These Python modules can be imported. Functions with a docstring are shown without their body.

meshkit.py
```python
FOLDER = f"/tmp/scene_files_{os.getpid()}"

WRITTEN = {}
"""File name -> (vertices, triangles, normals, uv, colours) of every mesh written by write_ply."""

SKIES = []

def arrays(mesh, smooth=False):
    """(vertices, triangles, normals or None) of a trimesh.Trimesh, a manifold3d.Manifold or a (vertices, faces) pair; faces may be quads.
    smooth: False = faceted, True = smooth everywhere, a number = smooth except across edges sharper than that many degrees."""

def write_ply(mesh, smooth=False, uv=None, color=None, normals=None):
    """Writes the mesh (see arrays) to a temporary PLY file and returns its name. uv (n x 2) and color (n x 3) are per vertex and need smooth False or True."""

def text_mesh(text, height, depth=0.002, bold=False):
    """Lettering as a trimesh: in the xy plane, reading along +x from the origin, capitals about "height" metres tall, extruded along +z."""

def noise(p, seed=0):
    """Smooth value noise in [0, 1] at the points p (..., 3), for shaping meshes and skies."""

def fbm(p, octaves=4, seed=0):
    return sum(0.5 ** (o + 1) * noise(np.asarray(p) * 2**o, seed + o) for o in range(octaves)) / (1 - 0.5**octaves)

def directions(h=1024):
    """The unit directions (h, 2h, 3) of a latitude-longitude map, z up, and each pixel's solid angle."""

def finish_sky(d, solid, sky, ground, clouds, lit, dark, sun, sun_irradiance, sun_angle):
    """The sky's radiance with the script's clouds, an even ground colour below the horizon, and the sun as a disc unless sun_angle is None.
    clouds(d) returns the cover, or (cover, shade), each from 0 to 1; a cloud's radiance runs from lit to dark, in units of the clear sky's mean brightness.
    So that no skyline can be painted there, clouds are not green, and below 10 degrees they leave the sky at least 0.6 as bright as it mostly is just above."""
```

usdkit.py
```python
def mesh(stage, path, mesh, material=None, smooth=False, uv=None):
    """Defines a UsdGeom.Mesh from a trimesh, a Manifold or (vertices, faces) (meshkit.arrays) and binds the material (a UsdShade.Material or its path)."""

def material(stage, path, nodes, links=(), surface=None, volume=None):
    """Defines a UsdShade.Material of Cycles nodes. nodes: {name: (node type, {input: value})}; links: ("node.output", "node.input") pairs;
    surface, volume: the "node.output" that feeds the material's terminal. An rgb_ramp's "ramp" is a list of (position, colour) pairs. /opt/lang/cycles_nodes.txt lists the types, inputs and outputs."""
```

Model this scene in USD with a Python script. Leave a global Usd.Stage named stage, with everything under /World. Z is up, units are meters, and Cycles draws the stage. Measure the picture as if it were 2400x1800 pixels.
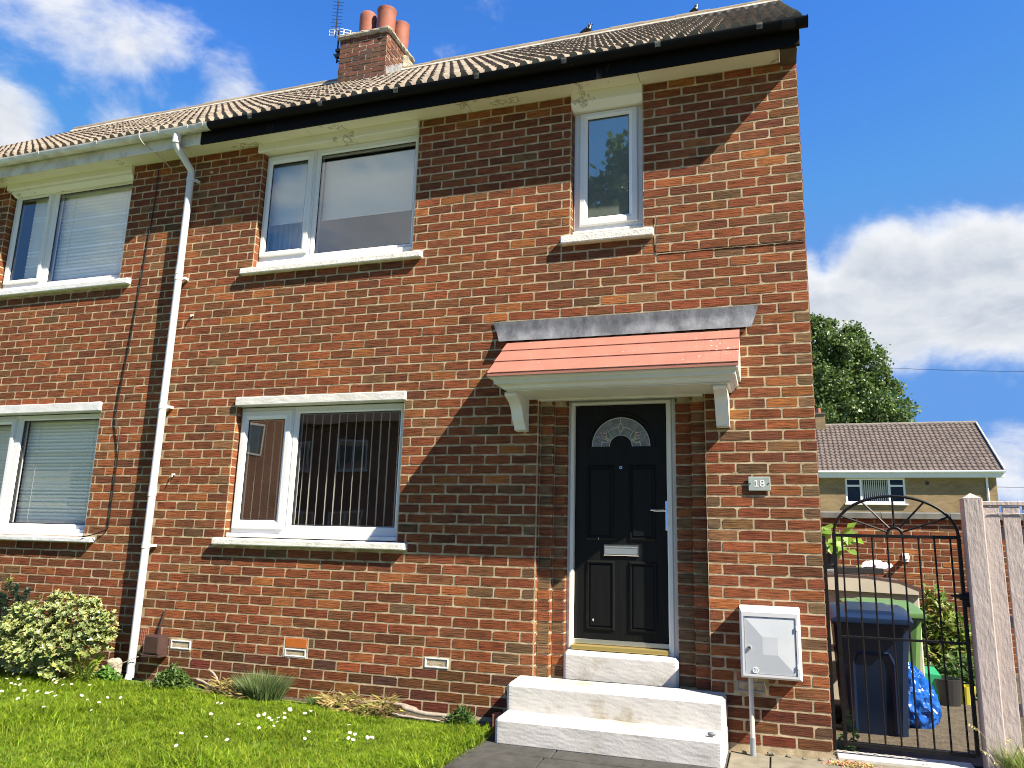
import math, random
import numpy as np, trimesh, usdkit, meshkit
from pxr import Usd, UsdGeom, UsdLux, UsdShade, Sdf, Gf, Vt
from shapely.geometry import Polygon, box as sbox
from shapely.ops import unary_union

stage = Usd.Stage.CreateInMemory()
UsdGeom.SetStageUpAxis(stage, UsdGeom.Tokens.z)
UsdGeom.SetStageMetersPerUnit(stage, 1.0)
UsdGeom.Xform.Define(stage, '/World')
UsdGeom.Scope.Define(stage, '/World/Looks')
T = Sdf.ValueTypeNames
rng = random.Random(7)
nrng = np.random.default_rng(7)

# ------------------------------------------------------------------ camera, sky, sun, exposure
CAM = (-0.3202, -5.9048, 1.2891)
RIGHT = (0.94858313, 0.31533139, 0.02749823)
UP = (0.03922649, -0.20331579, 0.97832713)
FWD = (-0.31408808, 0.92694595, 0.20523127)
EXPOSURE = 1.5
SUN_DIR = np.array([2.52, -1.0, 2.68]); SUN_DIR /= np.linalg.norm(SUN_DIR)
SUN_I = 1.25
SKY_STRENGTH = 0.05
cam = UsdGeom.Camera.Define(stage, '/World/camera')
cam.CreateFocalLengthAttr(36 * 1807.63 / 2400); cam.CreateHorizontalApertureAttr(36.0); cam.CreateVerticalApertureAttr(27.0)
cam.CreateClippingRangeAttr(Gf.Vec2f(0.05, 2000)); cam.CreateExposureAttr(EXPOSURE)
cam.AddTransformOp().Set(Gf.Matrix4d(*RIGHT, 0, *UP, 0, *[-c for c in FWD], 0, *CAM, 1))
sun = UsdLux.DistantLight.Define(stage, '/World/sun')
sun.CreateIntensityAttr(SUN_I); sun.CreateAngleAttr(0.5); sun.CreateColorAttr(Gf.Vec3f(1.0, 0.90, 0.75)); sun.CreateNormalizeAttr(True)
zx = SUN_DIR; xx = np.cross([0, 0, 1.0], zx); xx /= np.linalg.norm(xx); yx = np.cross(zx, xx)
sun.AddTransformOp().Set(Gf.Matrix4d(*xx, 0, *yx, 0, *zx, 0, 0, 0, 0, 1))
EL = math.asin(SUN_DIR[2]); ROT = math.atan2(SUN_DIR[0], SUN_DIR[1])

def blob_nodes(n, l, key, d, r, amt):
    """a soft cloud bank around the sky direction d, of angular radius r"""
    d = np.array(d, float); d /= np.linalg.norm(d)
    n[key + 'd'] = ('vector_math', {'math_type': 'distance', 'vector2': tuple(d)})
    l.append(('dir.vector', key + 'd.vector1'))
    n[key] = ('map_range', {'range_type': 'smoothstep', 'from_min': r, 'from_max': 0.0, 'to_min': 0.0, 'to_max': amt, 'clamp': True})
    l.append((key + 'd.value', key + '.value'))
sn = {'sky': ('sky_texture', {'sky_type': 'single_scattering', 'sun_disc': False, 'sun_elevation': EL, 'sun_rotation': ROT, 'air_density': 1.0, 'aerosol_density': 0.12, 'ozone_density': 2.2}),
      'tc': ('texture_coordinate', {}), 'dir': ('vector_math', {'math_type': 'normalize'}),
      'sat': ('hsv', {'hue': 0.512, 'saturation': 1.34, 'value': 1.98}),
      'sq': ('mapping', {'scale': (1.0, 1.0, 1.7)}),
      'n1': ('noise_texture', {'scale': 6.0, 'detail': 9.0, 'roughness': 0.58, 'distortion': 0.25}),
      'n2': ('noise_texture', {'scale': 13.0, 'detail': 8.0, 'roughness': 0.6, 'distortion': 0.4})}
sl = [('tc.generated', 'dir.vector1'), ('dir.vector', 'sq.vector'), ('sq.vector', 'n1.vector'), ('sq.vector', 'n2.vector'), ('sky.color', 'sat.color')]
def azel(az, el): az, el = math.radians(az), math.radians(el); return (math.sin(az) * math.cos(el), math.cos(az) * math.cos(el), math.sin(el))
blobs = [(azel(2, 16.5), .135, 1.15), (azel(8, 17.2), .145, 1.35), (azel(14, 16.8), .15, 1.35), (azel(21, 17.5), .155, 1.35), (azel(29, 17), .16, 1.3), (azel(40, 18), .2, 1.1), (azel(15, 5.5), .10, 0.75), (azel(26, 6), .12, 0.9), (azel(-6, 14), .12, .9),
         (azel(-49.0, 30.5), .15, 0.58), (azel(-47.5, 27.2), .12, .60), (azel(-52, 34), .12, .52), (azel(-41, 29.2), .09, 0.80), (azel(-44, 26.8), .08, .7), (azel(-55.5, 24.2), .10, 1.0), (azel(-60, 20), .16, .9), (azel(-28, 20), .15, .6),
         ((-0.62, -0.65, 0.44), 0.30, 0.58), ((-0.45, -0.80, 0.40), 0.26, 0.70), ((-0.95, 0.1, 0.25), 0.25, 0.5)]
prev = None
for i, (d, r, a) in enumerate(blobs):
    k = f'b{i}'; blob_nodes(sn, sl, k, d, r, a)
    if prev:
        sn[k + 'm'] = ('math', {'math_type': 'maximum'}); sl += [(prev, k + 'm.value1'), (k + '.result', k + 'm.value2')]; prev = k + 'm.value'
    else:
        prev = k + '.result'
sn['den'] = ('math', {'math_type': 'add'}); sl += [(prev, 'den.value1')]
sn['nn'] = ('math', {'math_type': 'multiply_add', 'value2': 1.5, 'value3': -0.75}); sl += [('n1.fac', 'nn.value1'), ('nn.value', 'den.value2')]
sn['nn2'] = ('math', {'math_type': 'multiply_add', 'value2': 0.5, 'value3': -0.25}); sl += [('n2.fac', 'nn2.value1')]
sn['den2'] = ('math', {'math_type': 'add'}); sl += [('den.value', 'den2.value1'), ('nn2.value', 'den2.value2')]
sn['cov'] = ('map_range', {'range_type': 'smoothstep', 'from_min': 0.19, 'from_max': 0.74, 'to_min': 0.0, 'to_max': 1.0, 'clamp': True}); sl += [('den2.value', 'cov.value')]
sn['shade'] = ('map_range', {'range_type': 'smoothstep', 'from_min': 0.35, 'from_max': 1.05, 'clamp': True}); sl += [('den2.value', 'shade.value')]
sn['shade2'] = ('math', {'math_type': 'multiply_add', 'value2': 0.75, 'use_clamp': True}); sl += [('relm.result', 'shade2.value1')]
sn['off'] = ('vector_math', {'math_type': 'add', 'vector2': tuple(np.array([0.020, -0.004, 0.026]))}); sl += [('sq.vector', 'off.vector1')]
sn['n4'] = ('noise_texture', {'scale': 6.0, 'detail': 9.0, 'roughness': 0.58, 'distortion': 0.25}); sl += [('off.vector', 'n4.vector')]
sn['rel'] = ('math', {'math_type': 'subtract'}); sl += [('n4.fac', 'rel.value1'), ('n1.fac', 'rel.value2')]
sn['relm'] = ('map_range', {'from_min': -0.07, 'from_max': 0.09, 'to_min': 0.0, 'to_max': 0.40, 'clamp': True}); sl += [('rel.value', 'relm.value')]
sn['sh3'] = ('math', {'math_type': 'multiply', 'value2': 0.45}); sl += [('shade.result', 'sh3.value1'), ('sh3.value', 'shade2.value3')]
sn['ccol'] = ('mix', {'color1': (7.4, 7.4, 7.45), 'color2': (3.0, 3.55, 4.4)}); sl += [('shade2.value', 'ccol.fac')]
sn['cap'] = ('mix', {'mix_type': 'darken', 'fac': 1.0, 'color2': (1.0, 2.5, 5.8)}); sl += [('sat.color', 'cap.color1')]
sn['mix'] = ('mix', {}); sl += [('cov.result', 'mix.fac'), ('cap.color', 'mix.color1'), ('ccol.color', 'mix.color2')]
sn['bg'] = ('background_shader', {'strength': SKY_STRENGTH}); sl += [('mix.color', 'bg.color')]
dome = UsdLux.DomeLight.Define(stage, '/World/sky')
dome.CreateIntensityAttr(1.0)
skym = usdkit.material(stage, '/World/Looks/sky', sn, sl, surface='bg.background')
UsdShade.MaterialBindingAPI.Apply(dome.GetPrim()).Bind(skym)
dome.GetPrim().SetCustomDataByKey('kind', 'structure')

# ------------------------------------------------------------------ helpers
counts = {}
origin = {}
def path_for(name, parent=None):
    base = parent or '/World'
    k = counts.get((base, name), 0); counts[(base, name)] = k + 1
    return f'{base}/{name}' if k == 0 else f'{base}/{name}_{k:03d}'
def tag(p, label=None, cat=None, group=None, kind=None):
    prim = stage.GetPrimAtPath(p)
    for k, v in (('label', label), ('category', cat), ('group', group), ('kind', kind)):
        if v: prim.SetCustomDataByKey(k, v)
def thing(name, label, cat, loc=(0, 0, 0), group=None):
    p = path_for(name); x = UsdGeom.Xform.Define(stage, p); x.AddTranslateOp().Set(Gf.Vec3d(*loc))
    origin[p] = np.array(loc, float); tag(p, label, cat, group); return p
def copy_of(src, name, label, cat, loc, rotz=0, scale=1, group=None, tilt=(0, 0)):
    p = path_for(name); x = UsdGeom.Xform.Define(stage, p); x.AddTranslateOp().Set(Gf.Vec3d(*loc))
    x.AddRotateXYZOp().Set(Gf.Vec3f(tilt[0], tilt[1], rotz)); x.AddScaleOp().Set(Gf.Vec3f(scale, scale, scale))
    x.GetPrim().GetReferences().AddInternalReference(src); x.GetPrim().SetInstanceable(True)
    tag(p, label, cat, group); return p

def flat_mesh(p, v, f, mat):
    m = UsdGeom.Mesh.Define(stage, p); m.CreatePointsAttr(Vt.Vec3fArray.FromNumpy(np.ascontiguousarray(v, np.float32)))
    m.CreateFaceVertexCountsAttr(Vt.IntArray.FromNumpy(np.full(len(f), 3, np.int32))); m.CreateFaceVertexIndicesAttr(Vt.IntArray.FromNumpy(np.ascontiguousarray(f, np.int32).ravel()))
    m.CreateSubdivisionSchemeAttr('none'); UsdShade.MaterialBindingAPI.Apply(m.GetPrim()).Bind(mat); return m
class MB:
    def __init__(s): s.v = []; s.f = []; s.t = []; s.uv = []; s.n = 0
    def add(s, v, f, tint=None, uv=None):
        v = np.asarray(v, float); f = np.asarray(f, int)
        if f.ndim == 2 and f.shape[1] == 4: f = np.vstack([f[:, [0, 1, 2]], f[:, [0, 2, 3]]])
        s.v.append(v); s.f.append(f + s.n); s.n += len(v)
        s.t.append(np.broadcast_to(np.asarray(tint if tint is not None else (1, 1, 1), float), (len(v), 3)))
        return s
    def mesh(s, m, tint=None): return s.add(m.vertices, m.faces, tint)
    def box(s, x0, x1, y0, y1, z0, z1, c=0.0, tint=None):
        if c <= 0:
            v = [(x, y, z) for x in (x0, x1) for y in (y0, y1) for z in (z0, z1)]
            return s.add(v, [(0, 1, 3, 2), (4, 6, 7, 5), (0, 4, 5, 1), (2, 3, 7, 6), (0, 2, 6, 4), (1, 5, 7, 3)], tint)
        c = min(c, (x1 - x0) / 2.05, (y1 - y0) / 2.05, (z1 - z0) / 2.05)
        p = []
        for sx in (0, 1):
            for sy in (0, 1):
                for sz in (0, 1):
                    X, Y, Z = (x0, x1)[sx], (y0, y1)[sy], (z0, z1)[sz]
                    ex, ey, ez = c * (1 - 2 * sx), c * (1 - 2 * sy), c * (1 - 2 * sz)
                    p += [(X, Y + ey, Z + ez), (X + ex, Y, Z + ez), (X + ex, Y + ey, Z)]
        return s.hull(p, tint)
    def hull(s, pts, tint=None):
        h = trimesh.convex.convex_hull(np.asarray(pts, float)); return s.add(h.vertices, h.faces, tint)
    def quad(s, a, b, c, d, tint=None): return s.add([a, b, c, d], [(0, 1, 2), (0, 2, 3)], tint)
    def tube(s, pts, r, n=8, tint=None, cap=True):
        pts = np.asarray(pts, float); m = len(pts); r = np.broadcast_to(np.asarray(r, float), (m,))
        tg = np.gradient(pts, axis=0) if m > 2 else np.repeat([pts[-1] - pts[0]], m, 0)
        tg = tg / np.maximum(np.linalg.norm(tg, axis=1, keepdims=True), 1e-9)
        ref = np.array([0, 0, 1.0]) if abs(tg[0][2]) < 0.9 else np.array([1.0, 0, 0])
        v = []
        u = np.cross(tg[0], ref); u /= np.linalg.norm(u)
        for i in range(m):
            u = u - tg[i] * (u @ tg[i]); u /= np.linalg.norm(u); w = np.cross(tg[i], u)
            for k in range(n):
                a = 2 * math.pi * k / n; v.append(pts[i] + r[i] * (math.cos(a) * u + math.sin(a) * w))
        f = [(i * n + k, i * n + (k + 1) % n, (i + 1) * n + (k + 1) % n, (i + 1) * n + k) for i in range(m - 1) for k in range(n)]
        tr = [(a, b, c) for a, b, c, d in f] + [(a, c, d) for a, b, c, d in f]
        if cap:
            tr += [(0, k + 1, k) for k in range(1, n - 1)] + [((m - 1) * n, (m - 1) * n + k, (m - 1) * n + k + 1) for k in range(1, n - 1)]
        return s.add(v, tr, tint)
    def ring(s, outer, inner, prof, tint=None):
        """rectangular loop in xz from outer rect to inner rect; prof = [(t, y)]"""
        o = np.array(outer, float); i_ = np.array(inner, float); v = []
        for t, y in prof:
            a, b, c, d = o + (i_ - o) * t
            v += [(a, y, c), (b, y, c), (b, y, d), (a, y, d)]
        f = [(k * 4 + j, k * 4 + (j + 1) % 4, (k + 1) * 4 + (j + 1) % 4, (k + 1) * 4 + j) for k in range(len(prof) - 1) for j in range(4)]
        return s.add(v, f, tint)
    def lathe(s, prof, c, n=20, tint=None):
        v = []; c = np.asarray(c, float)
        for r, z in prof:
            for k in range(n):
                a = 2 * math.pi * k / n; v.append(c + (r * math.cos(a), r * math.sin(a), z))
        m = len(prof)
        f = [(i * n + k, i * n + (k + 1) % n, (i + 1) * n + (k + 1) % n, (i + 1) * n + k) for i in range(m - 1) for k in range(n)]
        return s.add(v, f, tint)
    def prism(s, poly, y0, y1, axis='y', tint=None):
        """extrude a shapely polygon (or points). axis 'y': polygon in xz; 'x': polygon in yz; 'z': polygon in xy"""
        poly = poly if hasattr(poly, 'exterior') or hasattr(poly, 'geoms') else Polygon(poly)
        for g in getattr(poly, 'geoms', [poly]):
            m = trimesh.creation.extrude_polygon(g, y1 - y0, engine='earcut'); v = m.vertices
            if axis == 'y': w = np.stack([v[:, 0], y0 + v[:, 2], v[:, 1]], 1); f = m.faces[:, ::-1]
            elif axis == 'x': w = np.stack([y0 + v[:, 2], v[:, 0], v[:, 1]], 1); f = m.faces
            else: w = np.stack([v[:, 0], v[:, 1], y0 + v[:, 2]], 1); f = m.faces
            s.add(w, f, tint)
        return s
    def build(s, name, mat, parent=None, smooth=False, label=None, cat=None, group=None, kind=None, tint=False):
        p = path_for(name, parent); v = np.concatenate(s.v); f = np.concatenate(s.f)
        if parent: origin[p] = origin[parent]; v = v - origin[parent]
        else: origin[p] = np.zeros(3)
        m = usdkit.mesh(stage, p, (v, f), mat, smooth=smooth) if smooth else flat_mesh(p, v, f, mat)
        if tint: UsdGeom.PrimvarsAPI(m).CreatePrimvar('tint', T.Color3fArray, 'vertex').Set(Vt.Vec3fArray.FromNumpy(np.concatenate(s.t).astype(np.float32)))
        tag(p, label, cat, group, kind); return p

def rough_box(x0, x1, y0, y1, z0, z1, r=0.012, seg=0.03, amp=0.003, scale=9, seed=0):
    """a cast block with rounded, slightly lumpy edges"""
    b = MB().box(x0, x1, y0, y1, z0, z1, r); m = trimesh.Trimesh(b.v[0], b.f[0])
    v, f = trimesh.remesh.subdivide_to_size(m.vertices, m.faces, seg); m = trimesh.Trimesh(v, f); m.merge_vertices()
    n = m.vertex_normals; d = (meshkit.fbm(m.vertices * scale, 3, seed) - .5) * 2 * amp + (meshkit.noise(m.vertices * 60, seed + 5) - .5) * amp * .5
    m.vertices = m.vertices + n * d[:, None]
    return m

# ------------------------------------------------------------------ materials
def mat(name, nodes, links, surface='p.BSDF', **k): return usdkit.material(stage, '/World/Looks/' + name, nodes, links, surface=surface, **k)
def pm(name, c1, c2=None, scale=4.0, rough=0.5, bump=0.0, bscale=60.0, bdist=0.004, stretch=(1, 1, 1), ramp=(0.35, 0.65), detail=5.0, **kw):
    n = {'g': ('geometry', {}), 'm': ('mapping', {'scale': stretch}), 'p': ('principled_bsdf', {'roughness': rough, 'base_color': c1, **kw})}
    l = [('g.position', 'm.vector')]
    if c2 is not None:
        n['n'] = ('noise_texture', {'scale': scale, 'detail': detail, 'roughness': 0.6}); n['r'] = ('rgb_ramp', {'ramp': [(ramp[0], c1), (ramp[1], c2)]})
        l += [('m.vector', 'n.vector'), ('n.fac', 'r.fac'), ('r.color', 'p.base_color')]
    if bump:
        n['bn'] = ('noise_texture', {'scale': bscale, 'detail': 4.0, 'roughness': 0.6}); n['b'] = ('bump', {'strength': bump, 'distance': bdist})
        l += [('m.vector', 'bn.vector'), ('bn.fac', 'b.height'), ('b.normal', 'p.normal')]
    return mat(name, n, l)
def leafm(name, rough=0.45, trans=0.35, spec=0.4, gain=1.0):
    return mat(name, {'a': ('attribute', {'attribute': 'tint'}), 'g': ('geometry', {}), 'n': ('noise_texture', {'scale': 3.0, 'detail': 3.0}), 'r': ('rgb_ramp', {'ramp': [(0.3, (0.75 * gain,) * 3), (0.7, (1.25 * gain,) * 3)]}),
                      'c': ('mix_color', {'blend_type': 'multiply', 'fac': 1.0}), 'p': ('principled_bsdf', {'roughness': rough, 'specular_ior_level': spec}), 't': ('translucent_bsdf', {}), 'x': ('mix_closure', {'fac': trans})},
               [('a.color', 'c.a'), ('g.position', 'n.vector'), ('n.fac', 'r.fac'), ('r.color', 'c.b'), ('c.result', 'p.base_color'), ('c.result', 't.color'), ('p.BSDF', 'x.closure1'), ('t.BSDF', 'x.closure2')], surface='x.closure')

def brickm(name, gain=1.0, streak=120.0):
    n = {'a': ('attribute', {'attribute': 'tint'}), 'g': ('geometry', {}),
         'ms': ('mapping', {'scale': (7.0, 7.0, streak)}), 'mf': ('mapping', {'scale': (1, 1, 1)}),
         'ns': ('noise_texture', {'scale': 1.0, 'detail': 3.0, 'roughness': 0.55}), 'nf': ('noise_texture', {'scale': 160.0, 'detail': 4.0, 'roughness': 0.7}),
         'nb': ('noise_texture', {'scale': 14.0, 'detail': 4.0, 'roughness': 0.6}), 'nl': ('noise_texture', {'scale': 1.3, 'detail': 4.0, 'roughness': 0.6}),
         'rs': ('rgb_ramp', {'ramp': [(0.30, (0.42, 0.40, 0.38)), (0.5, (1, 1, 1)), (0.70, (1.36, 1.30, 1.22))]}),
         'rb': ('rgb_ramp', {'ramp': [(0.32, (0.80, 0.82, 0.84)), (0.52, (1, 1, 1)), (0.70, (1.12, 1.06, 1.0))]}),
         'rl': ('rgb_ramp', {'ramp': [(0.35, (0.84, 0.84, 0.86)), (0.65, (1.1, 1.08, 1.04))]}),
         'rf': ('rgb_ramp', {'ramp': [(0.3, (0.82, 0.82, 0.82)), (0.62, (1.12, 1.12, 1.12)), (0.74, (1.7, 1.6, 1.45))]}),
         'm1': ('mix_color', {'blend_type': 'multiply', 'fac': 1.0, 'use_clamp': False}), 'm2': ('mix_color', {'blend_type': 'multiply', 'fac': 1.0}), 'm3': ('mix_color', {'blend_type': 'multiply', 'fac': 1.0}), 'm4': ('mix_color', {'blend_type': 'multiply', 'fac': 1.0}),
         'h': ('math', {'math_type': 'multiply_add', 'value2': 0.35}), 'b': ('bump', {'strength': 0.85, 'distance': 0.006}),
         'p': ('principled_bsdf', {'roughness': 0.9, 'specular_ior_level': 0.2})}
    l = [('g.position', 'ms.vector'), ('g.position', 'mf.vector'), ('ms.vector', 'ns.vector'), ('mf.vector', 'nf.vector'), ('mf.vector', 'nb.vector'), ('mf.vector', 'nl.vector'),
         ('ns.fac', 'rs.fac'), ('nb.fac', 'rb.fac'), ('nl.fac', 'rl.fac'), ('nf.fac', 'rf.fac'), ('a.color', 'm1.a'), ('rs.color', 'm1.b'), ('m1.result', 'm2.a'), ('rb.color', 'm2.b'), ('m2.result', 'm3.a'), ('rl.color', 'm3.b'),
         ('m3.result', 'm4.a'), ('rf.color', 'm4.b'), ('m4.result', 'p.base_color'), ('nf.fac', 'h.value1'), ('ns.fac', 'h.value3'), ('h.value', 'b.height'), ('b.normal', 'p.normal')]
    return mat(name, n, l)

M = {}
M['brick'] = brickm('brick')
M['mortar'] = pm('mortar', (0.26, 0.195, 0.115), (0.52, 0.43, 0.28), scale=9, rough=0.95, bump=0.7, bscale=220, bdist=0.004, specular_ior_level=0.15)
M['mortar_old'] = pm('mortar_old', (0.30, 0.26, 0.20), (0.62, 0.56, 0.45), scale=7, rough=0.95, bump=0.8, bscale=90, bdist=0.01)
M['upvc'] = pm('upvc', (0.70, 0.71, 0.72), (0.66, 0.67, 0.67), scale=2, rough=0.28, bump=0.0)
M['pipe'] = pm('pipe_plastic', (0.64, 0.65, 0.67), (0.57, 0.57, 0.57), scale=3, stretch=(1, 1, .3), rough=0.4)
M['gutter_grey'] = pm('gutter_grey', (0.62, 0.62, 0.58), (0.36, 0.35, 0.30), scale=7, ramp=(.45, .75), rough=0.5)
M['gutter_dirty'] = pm('gutter_dirty', (0.03, 0.03, 0.028), (0.22, 0.21, 0.17), scale=30, rough=0.6)
M['white_paint'] = pm('white_paint', (0.64, 0.63, 0.60), (0.54, 0.52, 0.47), scale=5, ramp=(.45, .72), rough=0.6, bump=0.5, bscale=40, bdist=0.004)
M['gasket'] = pm('gasket', (0.02, 0.02, 0.022), rough=0.5)
M['black_plastic'] = pm('black_plastic', (0.006, 0.006, 0.006), (0.014, 0.014, 0.013), scale=6, ramp=(.5, .75), rough=0.5, specular_ior_level=.25)
M['black_stained'] = mat('black_stained', {'g': ('geometry', {}), 'm': ('mapping', {'scale': (34, 6, 3)}), 'n': ('noise_texture', {'scale': 1.0, 'detail': 4.0}), 'm2': ('mapping', {'scale': (1.3, 1, 1)}), 'n2': ('noise_texture', {'scale': 1.0, 'detail': 2.0}),
    'mul': ('math', {'math_type': 'multiply'}), 'r': ('rgb_ramp', {'ramp': [(0.37, (0.004, 0.004, 0.004)), (0.50, (0.09, 0.085, 0.07))]}), 'p': ('principled_bsdf', {'roughness': 0.55, 'specular_ior_level': 0.12})},
    [('g.position', 'm.vector'), ('m.vector', 'n.vector'), ('g.position', 'm2.vector'), ('m2.vector', 'n2.vector'), ('n.fac', 'mul.value1'), ('n2.fac', 'mul.value2'), ('mul.value', 'r.fac'), ('r.color', 'p.base_color')])
M['soffit'] = mat('soffit_paint', {'g': ('geometry', {}), 'n': ('noise_texture', {'scale': 5.5, 'detail': 9.0, 'roughness': 0.68}), 'n2': ('noise_texture', {'scale': 1.6, 'detail': 2.0}), 'mul': ('math', {'math_type': 'multiply'}),
    'r': ('rgb_ramp', {'ramp': [(0.0, (0.70, 0.68, 0.58)), (0.325, (0.74, 0.72, 0.62)), (0.345, (0.30, 0.26, 0.19)), (0.365, (0.80, 0.78, 0.70)), (1.0, (0.62, 0.60, 0.52))]}), 'b': ('bump', {'strength': 0.4, 'distance': 0.006}), 'p': ('principled_bsdf', {'roughness': 0.6})},
    [('g.position', 'n.vector'), ('g.position', 'n2.vector'), ('n.fac', 'mul.value1'), ('n2.fac', 'mul.value2'), ('mul.value', 'r.fac'), ('r.color', 'p.base_color'), ('n.fac', 'b.height'), ('b.normal', 'p.normal')])
M['sill'] = pm('sill_paint', (0.74, 0.72, 0.66), (0.50, 0.47, 0.40), scale=16, ramp=(.5, .75), rough=0.75, bump=0.8, bscale=70, bdist=0.006)
M['sill_white'] = pm('sill_white', (0.66, 0.67, 0.68), (0.58, 0.58, 0.58), scale=10, rough=0.55, bump=0.5, bscale=60)
M['lead'] = pm('lead', (0.075, 0.079, 0.086), (0.20, 0.21, 0.225), scale=6, stretch=(1.3, 1, .8), detail=9, ramp=(.36, .70), rough=0.5, metallic=0.1, bump=0.35, bscale=18, bdist=0.012)
M['canopy_tile'] = mat('canopy_tile', {'g': ('geometry', {}), 'n': ('noise_texture', {'scale': 5.0, 'detail': 4.0}), 'r': ('rgb_ramp', {'ramp': [(0.3, (0.30, 0.122, 0.088)), (0.7, (0.35, 0.150, 0.108))]}),
    'v': ('noise_texture', {'scale': 38.0, 'detail': 3.0, 'roughness': .6}), 'd': ('vector_math', {'math_type': 'distance', 'vector2': (-0.66, -0.33, 2.73)}), 'dm': ('map_range', {'from_min': 0.26, 'from_max': 0.02, 'to_min': 0.0, 'to_max': 0.09, 'clamp': True}),
    'ad': ('math', {'math_type': 'add'}), 'vr': ('rgb_ramp', {'ramp': [(0.705, (0, 0, 0)), (0.735, (1, 1, 1))]}), 'mx': ('mix', {'color2': (0.80, 0.77, 0.74)}), 'p': ('principled_bsdf', {'roughness': 0.55})},
    [('g.position', 'n.vector'), ('n.fac', 'r.fac'), ('g.position', 'v.vector'), ('g.position', 'd.vector1'), ('d.value', 'dm.value'), ('v.fac', 'ad.value1'), ('dm.result', 'ad.value2'), ('ad.value', 'vr.fac'), ('vr.color', 'mx.fac'), ('r.color', 'mx.color1'), ('mx.color', 'p.base_color')])
M['canopy_white'] = pm('canopy_white', (0.72, 0.72, 0.66), (0.66, 0.66, 0.58), scale=3, rough=0.35)
M['door_black'] = pm('door_black', (0.0055, 0.006, 0.006), (0.0085, 0.009, 0.009), scale=30, stretch=(1, 1, .1), rough=0.42, bump=0.12, bscale=90, bdist=0.002, specular_ior_level=0.16)
M['chrome'] = pm('chrome', (0.75, 0.75, 0.76), rough=0.12, metallic=1.0)
M['brushed'] = pm('brushed', (0.62, 0.62, 0.60), rough=0.3, metallic=0.9)
M['gold'] = pm('threshold_gold', (0.55, 0.42, 0.14), rough=0.35, metallic=0.7)
M['came'] = pm('lead_came', (0.62, 0.62, 0.60), rough=0.35, metallic=0.5)
def colourglass(name, c): return pm(name, c, tuple(x * .6 for x in c), scale=22, rough=0.10, bump=0.9, bscale=38, bdist=0.01, specular_ior_level=0.9, detail=3)
M['fan_clear'] = colourglass('fan_clear', (0.16, 0.19, 0.20)); M['fan_pink'] = colourglass('fan_pink', (0.30, 0.10, 0.13)); M['fan_yellow'] = colourglass('fan_yellow', (0.38, 0.30, 0.07)); M['fan_green'] = colourglass('fan_green', (0.10, 0.16, 0.10))
def glassm(name, r0, tint=(0.95, 0.975, 0.965), base=None):
    n = {'t': ('transparent_bsdf', {'color': tint}) if base is None else ('principled_bsdf', {'base_color': base, 'roughness': 0.5}), 'gl': ('glossy_bsdf', {'color': (1, 1, 1), 'roughness': 0.0 if base is None else 0.015}), 'lw': ('layer_weight', {'blend': 0.5}), 'pw': ('math', {'math_type': 'power', 'value2': 4.0}), 'f': ('math', {'math_type': 'multiply_add', 'value2': 1 - r0, 'value3': r0}), 'x': ('mix_closure', {}),
         'g': ('geometry', {}), 'nz': ('noise_texture', {'scale': 1.7, 'detail': 1.0}), 'b': ('bump', {'strength': 0.10, 'distance': 0.02})}
    return mat(name, n, [('lw.facing', 'pw.value1'), ('pw.value', 'f.value1'), ('f.value', 'x.fac'), ('t.BSDF', 'x.closure1'), ('gl.BSDF', 'x.closure2'), ('g.position', 'nz.vector'), ('nz.fac', 'b.height'), ('b.normal', 'gl.normal')], surface='x.closure')
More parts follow.
